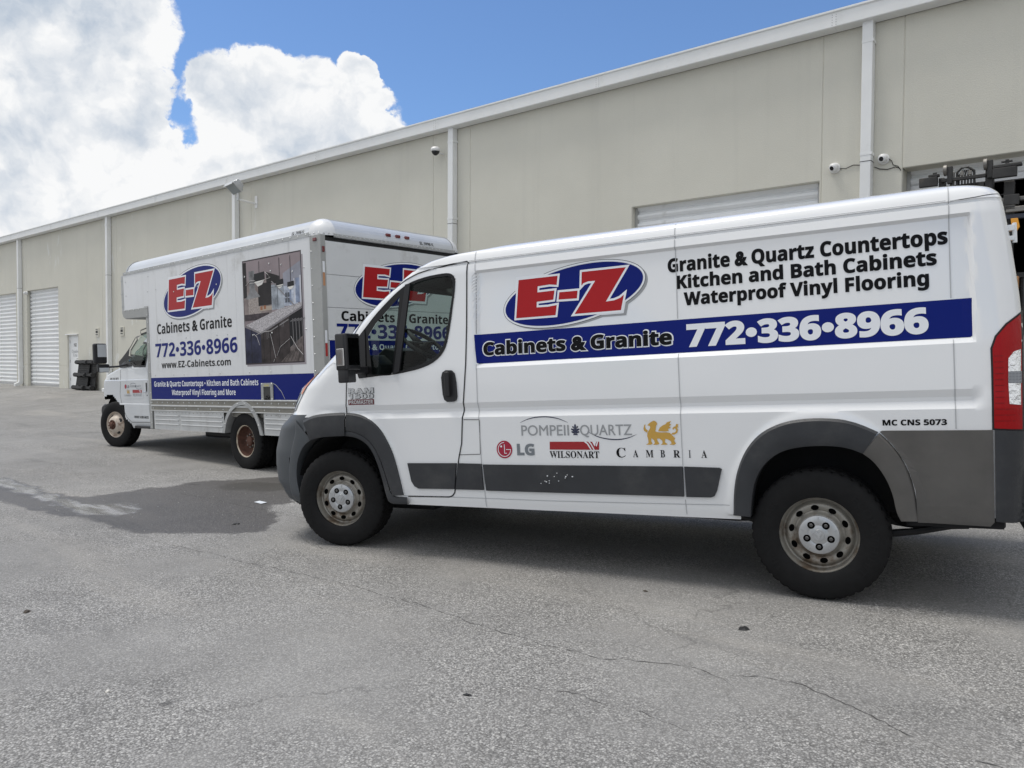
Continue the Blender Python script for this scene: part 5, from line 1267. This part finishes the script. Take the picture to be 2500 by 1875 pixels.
kp_([[(.44, .68), (.45, .677), (.45, .985), (.44, .985)], [(.60, .63), (.61, .627), (.61, .96), (.60, .965)], rect(.12, .128, .665, .985), [(.335, .705), (.343, .702), (.343, .985), (.335, .985)]], kmat('line', (.015, .013, .014)))
for cx, cz, s_ in ((.30, .185, .95), (.645, .262, .62), (.825, .292, .55)):
    kp_([[(cx-.095*s_, cz-.045*s_), (cx+.095*s_, cz-.055*s_), (cx+.10*s_, cz+.03*s_), (cx-.10*s_, cz+.04*s_)]], kmat('shade', (.022, .022, .024)))
    kp_([[(cx-.095*s_, cz+.035*s_), (cx+.095*s_, cz+.025*s_), (cx+.05*s_, cz+.07*s_), (cx-.03*s_, cz+.085*s_)]], kmat('glow', (.72, .70, .66)))
    kp_([rect(cx-.004, cx+.004, .03, cz-.045*s_)], kmat('cord', (.08, .07, .075)))
kp_([[(.50, .235), (.52, .235), (.88, .48), (.87, .49)]], kmat('stair', (.25, .24, .25)))
for i in range(4):
    x = .83+.05*i; kp_([[(x, .60), (x+.012, .60), (x+.02, .86-.03*i), (x+.008, .86-.03*i)], [(x-.03, .62), (x+.05, .60), (x+.05, .61), (x-.03, .63)]], kmat('stool', (.16, .155, .16) if i % 2 else (.10, .10, .105)) if False else kmat('stool', (.15, .145, .15)))
kp_([rect(.40, .405, .70, .77), rect(.43, .435, .69, .76), rect(.66, .664, .62, .67), rect(.685, .689, .615, .665), [(.45, .695), (.595, .65), (.595, .66), (.45, .705)], [(.62, .645), (.77, .60), (.77, .61), (.62, .655)]], kmat('pull', (.26, .25, .25)))
kp_([rect(.73+.04*i, .76+.04*i, .36+.05*j, .40+.05*j) for i in range(2) for j in range(2)]+[rect(.51, .70, .29, .295), rect(.60, .605, .30, .49)], kmat('pane', (.10, .11, .13)))
for i_ in range(5): kp_([[(.66+.06*i_, .985), (.80+.04*i_, .89-.01*i_), (.803+.04*i_, .892-.01*i_), (.666+.06*i_, .986)]], kmat('plank', (.05, .042, .04)))
scr = M('scratch', (.55, .53, .53), .5)
for L in ([(.06, .24), (.14, .20), (.22, .205)], [(.13, .225), (.30, .23), (.40, .21), (.49, .20), (.44, .16), (.40, .14)], [(.17, .71), (.22, .735), (.26, .80), (.265, .82)], [(.22, .72), (.30, .70), (.47, .695)], [(.46, .72), (.50, .83), (.54, .95)], [(.56, .93), (.62, .85), (.78, .78)], [(.80, .76), (.90, .87), (.985, .93)], [(.52, .96), (.50, .985)]):
    MB().tube([(pm(*p)[0], TY0-.0065, pm(*p)[1]) for p in L], .0028, 5).build('scratch', scr, pic)
for p in ((.04, .155), (.50, .14), (.48, .07), (.68, .10), (.86, .18), (.155, .72), (.49, .715)): rivet(pic, pm(*p)[0], TY0-.0065, pm(*p)[1])
for x in (5.475, 5.49): 
    for z in (2.05, 1.30): rivet(truck, x, TY0-.001, z) if x < 5.48 else None
for x, z in ((.80, 2.30), (1.55, 2.32), (.80, 2.08), (1.52, 2.09), (1.78, 2.1), (1.86, 1.22+.12), (2.62, 1.33), (3.45, 1.33), (3.72, 1.33), (1.66, .80), (2.22, .80), (2.52, .80), (3.22, .80), (3.50, .80), (4.22, .80), (4.70, .80), (2.33, 2.02), (3.0, 2.04), (3.5, 2.02), (3.28, 1.70)): rivet(truck, x, TY0-.0075 if 2 < x < 3.6 and z > 1.5 else TY0-.001, z)
# ---- cab
TC = Vector((13.293, -5.807, .772))
CW, CO = 2.0, .03                     # cab width and its offset from the measuring plane
TP_ = [(-.05, .05), (.0, .03), (.06, .008), (.33, 0), (.345, 0), (.355, .006), (.70, .004), (.735, .004), (.745, .012), (.93, .030), (.96, .040), (1.20, .085), (1.46, .15), (1.515, .19), (1.54, .27), (1.555, .6), (1.56, .99)]
tprof = lambda x, z: interp(TP_, z)
TN = [(-.05, -.30, .35), (.083, -.32, .35), (.33, -.33, .35), (.437, -.39, .35), (.572, -.383, .35), (.667, -.383, .35), (.748, -.344, .35), (.827, -.26, .38), (.89, -.014, .40), (.938, .197, .40), (1.04, .322, .35), (1.15, .514, .2), (1.271, .719, .2), (1.414, .922, .2), (1.525, 1.093, .2), (1.545, 1.2, .2), (1.56, 1.3, .1)]
txs = lambda z: interp([(a, b_) for a, b_, c_ in TN], z)
txa = lambda z: interp([(a, c_) for a, b_, c_ in TN], z)
txe = lambda z: 1.46
def tsurf(x, z):
    X0, A = txs(z), txa(z); c = CW/2
    if x < X0:
        u = min(.999, (X0-x)/A); p0 = tprof(X0, z); return CO+p0+(c-p0)*(1-(1-u**2.8)**(1/2.8))
    return CO+tprof(x, z)
def ton(x, z):
    y = 0.0
    for _ in range(12):
        k = (y-TC.y)/(-TC.y); a, b_ = TC.x+(x-TC.x)*k, TC.z+(z-TC.z)*k; y = .5*y+.5*tsurf(a, b_)
    k = (y-TC.y)/(-TC.y); return TC.x+(x-TC.x)*k, TC.z+(z-TC.z)*k
tline = lambda P: [ton(*p) for p in P]
tmap = lambda a, b_, off: (a, tsurf(a, b_)-off, b_)
TWIN = tline([(1.24, 1.482), (1.225, 1.479), (1.052, 1.457), (.912, 1.375), (.681, 1.22), (.646, 1.144), (.716, 1.002), (.767, .962), (1.14, .953), (1.20, 1.10), (1.26, 1.30)])
TARCH = tline([(-.60, .30), (-.45, .34), (-.429, .356), (-.39, .42), (-.342, .464), (-.26, .50), (-.187, .511), (-.10, .505), (-.012, .478), (.07, .42), (.151, .359), (.253, .216), (.413, .101), (.601, .027), (.66, -.1), (-.6, -.1)])
def tkey(x, y, z, sd_):
    if inpoly(x, z, TARCH): return None
    if inpoly(x, z, TWIN) and y < .4: return None
    if z < .33 and x < .3: return None
    if x < txs(z)-.015 and 1.02 < z < 1.49 and y > .16: return 'windshield'
    return 'cab'
tp = loft(rowsof([-.05, .0, .06, .33, .345, .355, .70, .735, .745, .93, .96, 1.20, 1.46, 1.515, 1.54, 1.555, 1.56], .03), tprof, txs, txa, txe, .02, CW, 80, 2.8, tkey)
for k, mt in (('cab', cabp), ('windshield', vglass)):
    o = obj(k, [(v[0], v[1]+CO, v[2]) for v in tp[k][0]], tp[k][1], mt, truck, smooth=True); o.data.set_sharp_from_angle(angle=R(30))
def tstrip(name, line, w, mat, off=.0015):
    L = tline(line); L = resample(L, max(5, int(sum(math.dist(a, b_) for a, b_ in zip(L, L[1:]))/.04))); V = []
    for i, p in enumerate(L):
        a, b_ = L[max(0, i-1)], L[min(len(L)-1, i+1)]; d = Vector((b_[0]-a[0], b_[1]-a[1])).normalized(); q = Vector((-d.y, d.x))*w/2
        V += [tmap(p[0]+q.x, p[1]+q.y, off), tmap(p[0]-q.x, p[1]-q.y, off)]
    return obj(name, V, [(2*i, 2*i+1, 2*i+3, 2*i+2) for i in range(len(L)-1)], mat, truck)
tstrip('door_gap', [(.30, .95), (.276, .935), (.255, .70), (.222, .504), (.267, .373), (.34, .23), (.443, .128), (.603, .053), (1.24, .066)], .008, seamm)
tstrip('door_gap', [(1.20, .96), (1.215, .80), (1.24, .07)], .006, M('seam_mid', (.12, .12, .12), .8))
tstrip('drip_rail', [(.28, 1.06), (.48, 1.16), (.685, 1.285), (.888, 1.43), (1.03, 1.52), (1.25, 1.55)], .022, gloss, .004)
vg_, fg_ = finepatch([offset_poly(TWIN, .018), offset_poly(TWIN, -.016)], .06)
for sgn in (0, 1):
    ym = (lambda y: y) if sgn == 0 else (lambda y: 2*CO+CW-y)
    sr_ = obj('window_surround', [(a, ym(tsurf(a, b_)-.004), b_) for a, b_ in vg_], fg_, gloss, truck)
    va, fa = finepatch(TWIN, .15); obj('window_pane', [(a, ym(tsurf(a, b_)+.008), b_) for a, b_ in va], fa, vglass, sr_)
V, F = finepatch(tline([(.223, .96), (.243, 1.045), (.36, 1.10), (.48, 1.165), (.66, 1.27), (.60, 1.13), (.66, 1.02), (.72, .965), (.45, .945)]), .05)
obj('mirror_sail', [tmap(a, b_, .012) for a, b_ in V], F, satin, truck)
ch_ = tline([(1.092, .704), (1.165, .70), (1.172, .691), (1.172, .541), (1.15, .535), (1.15, .68), (1.10, .685)])
polydecal('door_handle', [tline([(1.125, .69), (1.17, .69), (1.172, .55), (1.13, .55)])], tmap, satin, truck, .003)
MB().tube([tmap(*ton(1.085, .545), .02), tmap(*ton(1.165, .545), .02)], .012, 8).build('door_handle', chrome, truck)
MB().lathe([(-.003, .0001), (-.003, .012), (0, .013)], 12, tmap(*ton(1.16, .49), 0)).build('key_lock', satin, truck)
decal('lettering', fit(text2d(bold('MC CNS 5073')), *[ton(-.115, .76)[0], ton(.19, .76)[0]], .752, .785), tmap, vblack, truck)
decal('lettering', fit(text2d(bold('UNDER 14,000 GROSS')), *[ton(.70, .14)[0], ton(1.18, .14)[0]], .118, .158), tmap, vblack, truck)
# magnetic door sign with the supplier marks
sg = polydecal('door_sign', [tline([(.385, .712), (1.027, .711), (1.029, .44), (.36, .435)])], tmap, M('sign_pale', (.60, .62, .64), .4), truck, .002)
def tt(s_, x0, x1, zb, zt, mt, st=0, cap_=.714): decal('lettering', fit(text2d(s_, st), ton(x0, zb)[0], ton(x1, zb)[0], ton(x0, zb)[1], ton(x0, zt)[1], cap_), tmap, mt, sg, .0035)
polydecal('round_logo', [tline(ell(.435, .635, .036, .036, 20))], tmap, dred, sg, .0035)
tt(bold('LG'), .485, .56, .612, .655, M('lg_grey', (.18, .20, .22), .4), .02); tt('POMPEII', .59, .76, .62, .655, vgrey, 0, .69); tt('QUARTZ', .80, .97, .62, .655, vgrey, 0, .69)
polydecal('emblem', [tline(ell(.78, .637, .014, .02, 10))], tmap, navy, sg, .0036)
for c_, s_ in ((.70, 1), (.90, -1)):
    L = [(c_-.10+.02*i, (.672 if s_ > 0 else .612)+s_*.018*math.sin(PI*i/10)) for i in range(11)]
    polydecal('swoosh', [tline(L+[(a, b_-.005) for a, b_ in reversed(L)])], tmap, navy, sg, .0036)
for p in DRG: polydecal('dragon_emblem', [tline([(.47+(a-2.46)*.50, .515+(b_-.424)*.46) for a, b_ in p])], tmap, gold, sg, .0035+random.random()*.0003)
tt(serif('CAMBRIA'), .375, .635, .475, .505, vgrey, 0, .70)
polydecal('red_bar', [tline([(.675, .58), (.99, .58), (.99, .53), (.675, .53)])], tmap, MATS['vinyl_crimson'], sg, .0035)
polydecal('red_bar_gap', [tline([(.90, .58), (.912, .58), (.94, .53), (.93, .53)]), tline([(.93, .58), (.942, .58), (.97, .53), (.96, .53)])], tmap, vwhite, sg, .004)
tt(serif('WILSONART'), .675, .99, .475, .522, vgrey, 0, .70)
# mirror on its arm
mr = boxo('tow_mirror', .17, .26, MIRY[0], MIRY[1], MIRZ[0], MIRZ[1], satin, truck, bevel=.03, seg=3)
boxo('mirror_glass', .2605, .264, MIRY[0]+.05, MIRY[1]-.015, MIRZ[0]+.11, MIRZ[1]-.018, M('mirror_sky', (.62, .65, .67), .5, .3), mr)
cv2 = boxo('convex_mirror', .17, .255, MIRY[0]+.055, MIRY[1]+.035, MIRZ[0]-.14, MIRZ[0]-.005, satin, truck, bevel=.025, seg=3)
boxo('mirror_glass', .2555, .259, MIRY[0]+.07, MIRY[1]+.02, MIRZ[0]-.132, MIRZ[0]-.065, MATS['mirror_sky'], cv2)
MB().tube([(.22, MIRY[1], MIRZ[0]-.055), (.30, -.05, MIRZ[0]-.05), (.36, .06, MIRZ[0]-.02)], .016, 8).build('mirror_arm', satin, truck)
# bumper, grille, lamps, steps
MB().prism([(-.50, .08), (-.60, .12), (-.63, .20), (-.61, .29), (-.52, .335), (-.40, .34), (-.40, .10)], XZ, .10, CW-.04).build('front_bumper', satin, truck, bevel=.02)
MB().prism([(-.44, .10), (-.56, .13), (-.585, .22), (-.56, .30), (-.46, .34), (-.36, .34), (-.38, .12)], XZ, .02, .12).build('bumper_end', satin, truck, bevel=.03)
boxo('marker_lamp', -.455, -.40, .05, .10, .50, .64, M('amber_lamp', (.62, .16, .03), .2, coat=.6), truck, bevel=.01)
boxo('grille', -.755, -.70, .55, 1.50, .45, .74, satin, truck, bevel=.01)
boxo('side_step', .62, 1.44, .03, .10, -.045, -.005, satin, truck, bevel=.008)
boxo('cab_rear_wall', 1.40, 1.43, .2, CW-.15, .0, .95, interior, truck); boxo('cab_floor', .3, 1.43, .1, CW-.05, .0, .04, interior, truck)
boxo('dashboard', .05, .50, .12, CW-.08, .55, .96, interior, truck, bevel=.04)
boxo('seat', .85, 1.30, .25, .80, .35, .58, interior, truck, bevel=.05); boxo('seat', .85, 1.30, 1.2, 1.75, .35, .58, interior, truck, bevel=.05)
MB().prism([(1.20, .5), (1.34, .5), (1.42, 1.10), (1.33, 1.12)], XZ, .25, .80).build('backrest', interior, truck, bevel=.03)
sw = MB(); c0 = Vector((.66, .50, .98)); ax = Vector((.5, 0, .866)); e2 = ax.cross(Vector((0, 1, 0)))
sw.tube([c0+(Vector((0, 1, 0))*math.cos(2*PI*i/28)+e2*math.sin(2*PI*i/28))*.19 for i in range(29)], .016, 6, False); sw.build('steering_wheel', interior, truck)
# wheels
rust = M('rust_steel', (.10, .045, .030), .8, var=(20, .4)); cream = M('rim_cream', (.52, .45, .35), .6, var=(12, .15), grime=(14, .5, .66, (.20, .10, .06, 1)))
frim = M('front_rim', (.55, .48, .41), .5, .1, var=(8, .12), grime=(10, .55, .7, (.20, .11, .07, 1)))
tt2 = tyre(.385, .235, .216, 150, 5, .012); tt2 = tt2.build('tyre', rubber, smooth=True); td2 = tt2.data; bpy.data.objects.remove(tt2); td2.set_sharp_from_angle(angle=R(38))
def frontwheel(mtx):
    w = MB().lathe([(.012, .2184), (.002, .2165), (.004, .210), (.018, .204), (.040, .198), (.046, .185), (.030, .170), (.000, .152), (-.030, .128), (-.052, .100), (-.056, .084), (-.048, .078), (-.040, .0001)], 60).build('wheel', frim, truck, mtx, smooth=True); w.data.set_sharp_from_angle(angle=R(45))
    o = link('tyre', td2, None, w); o.location = (0, -.010, 0)
    MB().lathe([(-.050, .076), (-.062, .070), (-.062, .050), (-.085, .045), (-.095, .030), (-.095, .0001)], 28).build('hub', rust, w, smooth=False)
    for i in range(8):
        a = 2*PI*i/8+.2; MB().lathe([(-.08, .0001), (-.08, .012), (-.05, .014)], 6, (.064*math.cos(a), 0, .064*math.sin(a))).build('wheel_nut', rust, w)
    for i in range(4):
        a = 2*PI*i/4+R(30); nrm = Matrix.Translation((.150*math.cos(a), .000, .150*math.sin(a))) @ Matrix.Rotation(-a, 4, 'Y') @ Matrix.Rotation(R(38), 4, 'Z')
        MB().prism(ell(0, 0, .026, .034, 18), lambda p, q, d: (p, d, q), -.004, .01).build('hand_hole', blackm, w, nrm)
    return w
def rearwheel(mtx, dual):
    w = MB().lathe([(.012, .2184), (.002, .2165), (.004, .209), (.014, .203)], 60).build('wheel', cream, truck, mtx, smooth=False)
    o = link('tyre', td2, None, w); o.location = (0, -.010, 0)
    MB().lathe([(.0145, .203), (.04, .198), (.075, .192), (.09, .185), (.12, .180), (.130, .160), (.128, .10), (.115, .085), (.115, .0001)], 56).build('rim_dish', rust, w, smooth=True)
    MB().lathe([(.115, .07), (.06, .066), (.05, .05), (.045, .0001)], 24).build('hub', rust, w)
    for i in range(8):
        a = 2*PI*i/8; MB().lathe([(.07, .0001), (.07, .012), (.12, .013)], 6, (.085*math.cos(a), 0, .085*math.sin(a))).build('wheel_nut', M('nut_grey', (.22, .2, .18), .5, .5), w)
    if dual: o = link('inner_tyre', td2, None, w); o.location = (0, .27, 0)
    return w
frontwheel(Matrix.Rotation(R(13.5), 4, 'Z')); rearwheel(Matrix.Translation((4.013, -.0763, -.1216)), True)
frontwheel(Matrix.Translation((0, 2.06, 0)) @ Matrix.Rotation(PI, 4, 'Z')); rearwheel(Matrix.Translation((4.013, 2.39, -.1216)) @ Matrix.Rotation(PI, 4, 'Z'), True)
MB().tube([(4.013, .3, -.12), (4.013, 1.85, -.12)], .06, 10).build('axle', blackm, truck)
for y in (.62, 1.5): boxo('chassis_rail', -.4, 5.7, y, y+.08, .02, .19, blackm, truck)
MB().tube([(2.3, .55, -.02), (3.2, .55, -.02)], .10, 14).build('fuel_tank', blackm, truck)
MB().tube([(0, .2, -.05), (0, 1.9, -.05)], .05).build('axle', blackm, truck)
mb = MB(); n = 16
for i in range(n+1): a = PI*i/n; mb.v += [(-.02+.46*math.cos(a), .06, .02+.50*math.sin(a)), (-.02+.46*math.cos(a), .5, .02+.50*math.sin(a))]
mb.f = [(2*i, 2*i+1, 2*i+3, 2*i+2) for i in range(n)]; k = len(mb.v); mb.v.append((-.02, .5, .02)); mb.f += [(k, 2*i+1, 2*i+3) for i in range(n)]
mb.build('wheel_housing', liner, truck)
boxo('low_light_block', 1.5, 3.5, .75, 1.75, -.22, .02, blackm, truck, bevel=.03); boxo('spare_carrier', 4.5, 5.6, .7, 1.8, -.25, .0, blackm, truck, bevel=.03)  # wide low box added out of view to block light under the truck
boxo('engine_bay', -.6, .3, .5, 1.6, .1, .85, liner, truck); boxo('rear_bumper', 5.75, 5.9, TY0+.05, TY1-.05, -.45, -.33, satin, truck, bevel=.01)
for y in (.3, 1.75): boxo('bumper_bracket', 5.74, 5.80, y, y+.08, -.45, -.28, satin, truck)

# ================================================================== small things lying on the lot
def onlot(u, n, dz=0.0): return GNDM @ Matrix.Translation((u, n, gz(u, n)+dz))
pp = obj('paper_scrap', [(-.075, -.03, .004), (.07, -.045, .006), (.08, .02, .012), (.01, .045, .004), (-.07, .03, .010)], [(0, 1, 3), (1, 2, 3), (0, 3, 4)], M('paper', (.62, .66, .70), .7), None, onlot(-6.92, 4.49))
tag(pp, 'flat white paper scrap on wet asphalt left of the van bumper', 'paper')
leafm = M('dead_leaf', (.045, .035, .025), .8); tarm = M('tar', (.015, .015, .016), .6)
def bit(name, u, n, r_, mat, label, cat, flat=.3, seed=0):
    rd = random.Random(seed); mb = MB(); k = 9
    for i in range(k):
        a = 2*PI*i/k; q = r_*rd.uniform(.65, 1.15); mb.v.append((q*math.cos(a)*1.4, q*math.sin(a), 0.001))
    for i in range(k):
        a = 2*PI*i/k; q = r_*rd.uniform(.45, .7); mb.v.append((q*math.cos(a)*1.4, q*math.sin(a), r_*flat*rd.uniform(.7, 1.2)))
    mb.v.append((0, 0, r_*flat*1.1))
    mb.f += [(i, (i+1) % k, k+(i+1) % k, k+i) for i in range(k)]+[(k+i, k+(i+1) % k, 2*k) for i in range(k)]
    return tag(mb.build(name, mat, None, onlot(u, n) @ Matrix.Rotation(rd.uniform(0, 6), 4, 'Z')), label, cat)
bit('tar_lump', -1.522, 3.79, .030, tarm, 'black flattened lump on asphalt below the rear wheel', 'lump', .25, 1)
bit('tar_lump', -2.145, 2.372, .014, tarm, 'small black speck in the bottom middle of the lot', 'lump', .4, 2)
bit('dead_leaf', -5.0, 1.692, .022, leafm, 'dark crumpled leaf near the left edge of the lot', 'leaf', .4, 3)
bit('pebble', -3.45, 1.478, .011, M('pebble_white', (.6, .58, .54), .8), 'white pebble at the lower left of the lot', 'pebble', .7, 4)
bit('dead_leaf', -2.247, 4.072, .014, leafm, 'tiny dark leaf left of the rear wheel', 'leaf', .4, 6)
bit('pebble', -6.18, 3.76, .03, tarm, 'dark stone at the wet patch edge near the front tyre', 'stone', .4, 8)

gr = MB(); rg_ = random.Random(5)
for _ in range(2600):
    u, n = rg_.uniform(-9, 3), rg_.uniform(.6, 6.5)
    if rg_.random() > .35+.65*math.exp(-((n-2.0)/2.2)**2): continue
    q = rg_.choice((.0018, .0022, .0028, .0035, .005)); z = gz(u, n); a = rg_.uniform(0, 6)
    ca, sa2 = q*math.cos(a), q*math.sin(a)
    gr.add([(u+ca, n+sa2, z), (u-sa2, n+ca, z), (u-ca, n-sa2, z), (u+sa2, n-ca, z), (u+ca*.2, n, z+q*1.1)], [(0, 1, 4), (1, 2, 4), (2, 3, 4), (3, 0, 4)])
go = gr.build('loose_grit', M('grit', (.40, .39, .37), .9, var=(40, .5)), None, GNDM, fix=False); go['kind'] = 'stuff'; go['label'] = 'loose pale grit scattered over the asphalt lot'; go['category'] = 'grit'

crm = M('crack_dark', (.07, .068, .066), .95)
def crack(L, w, sd_):
    rd = random.Random(sd_); L = resample(L, max(8, int(sum(math.dist(a, b_) for a, b_ in zip(L, L[1:]))/.025))); V = []
    off = 0.0
    for i, p in enumerate(L):
        a, b_ = L[max(0, i-1)], L[min(len(L)-1, i+1)]; d = Vector((b_[0]-a[0], b_[1]-a[1])).normalized(); q = Vector((-d.y, d.x))
        off = off*.85+rd.uniform(-.010, .010); ww = .6*w*rd.uniform(.15, 1.0)*(0.15 if rd.random() < .12 else 1)*min(1, i/3, (len(L)-1-i)/3+.05)
        for s_ in (1, -1): u, n = p[0]+q.x*(off+s_*ww/2), p[1]+q.y*(off+s_*ww/2); V.append((u, n, gz(u, n)+.0022))
    obj('crack', V, [(2*i, 2*i+1, 2*i+3, 2*i+2) for i in range(len(L)-1)], crm, ground)
crack([(-6.2, 3.02), (-4.48, 3.105), (-4.15, 3.129), (-3.734, 3.127), (-3.423, 3.118), (-2.899, 3.097), (-2.551, 3.037), (-2.221, 3.019), (-1.916, 3.02), (-1.756, 3.097), (-1.496, 3.18), (-1.309, 3.138)], .009, 1)
crack([(-1.36, 3.18), (-1.199, 3.264), (-1.099, 3.274), (-.934, 3.219), (-.731, 3.132), (-.594, 3.069), (-.361, 3.011), (.4, 2.96), (1.6, 3.02)], .010, 2)
crack([(-8.2, 4.30), (-6.736, 4.293), (-6.195, 4.296), (-5.792, 4.278), (-5.296, 4.165), (-4.6, 4.14)], .012, 3)
crack([(-5.776, 3.84), (-5.459, 3.866), (-4.98, 3.677), (-4.7, 3.64)], .008, 4)
crack([(-2.1, 2.55), (-1.8, 2.63), (-1.5, 2.66), (-1.25, 2.62)], .006, 5)
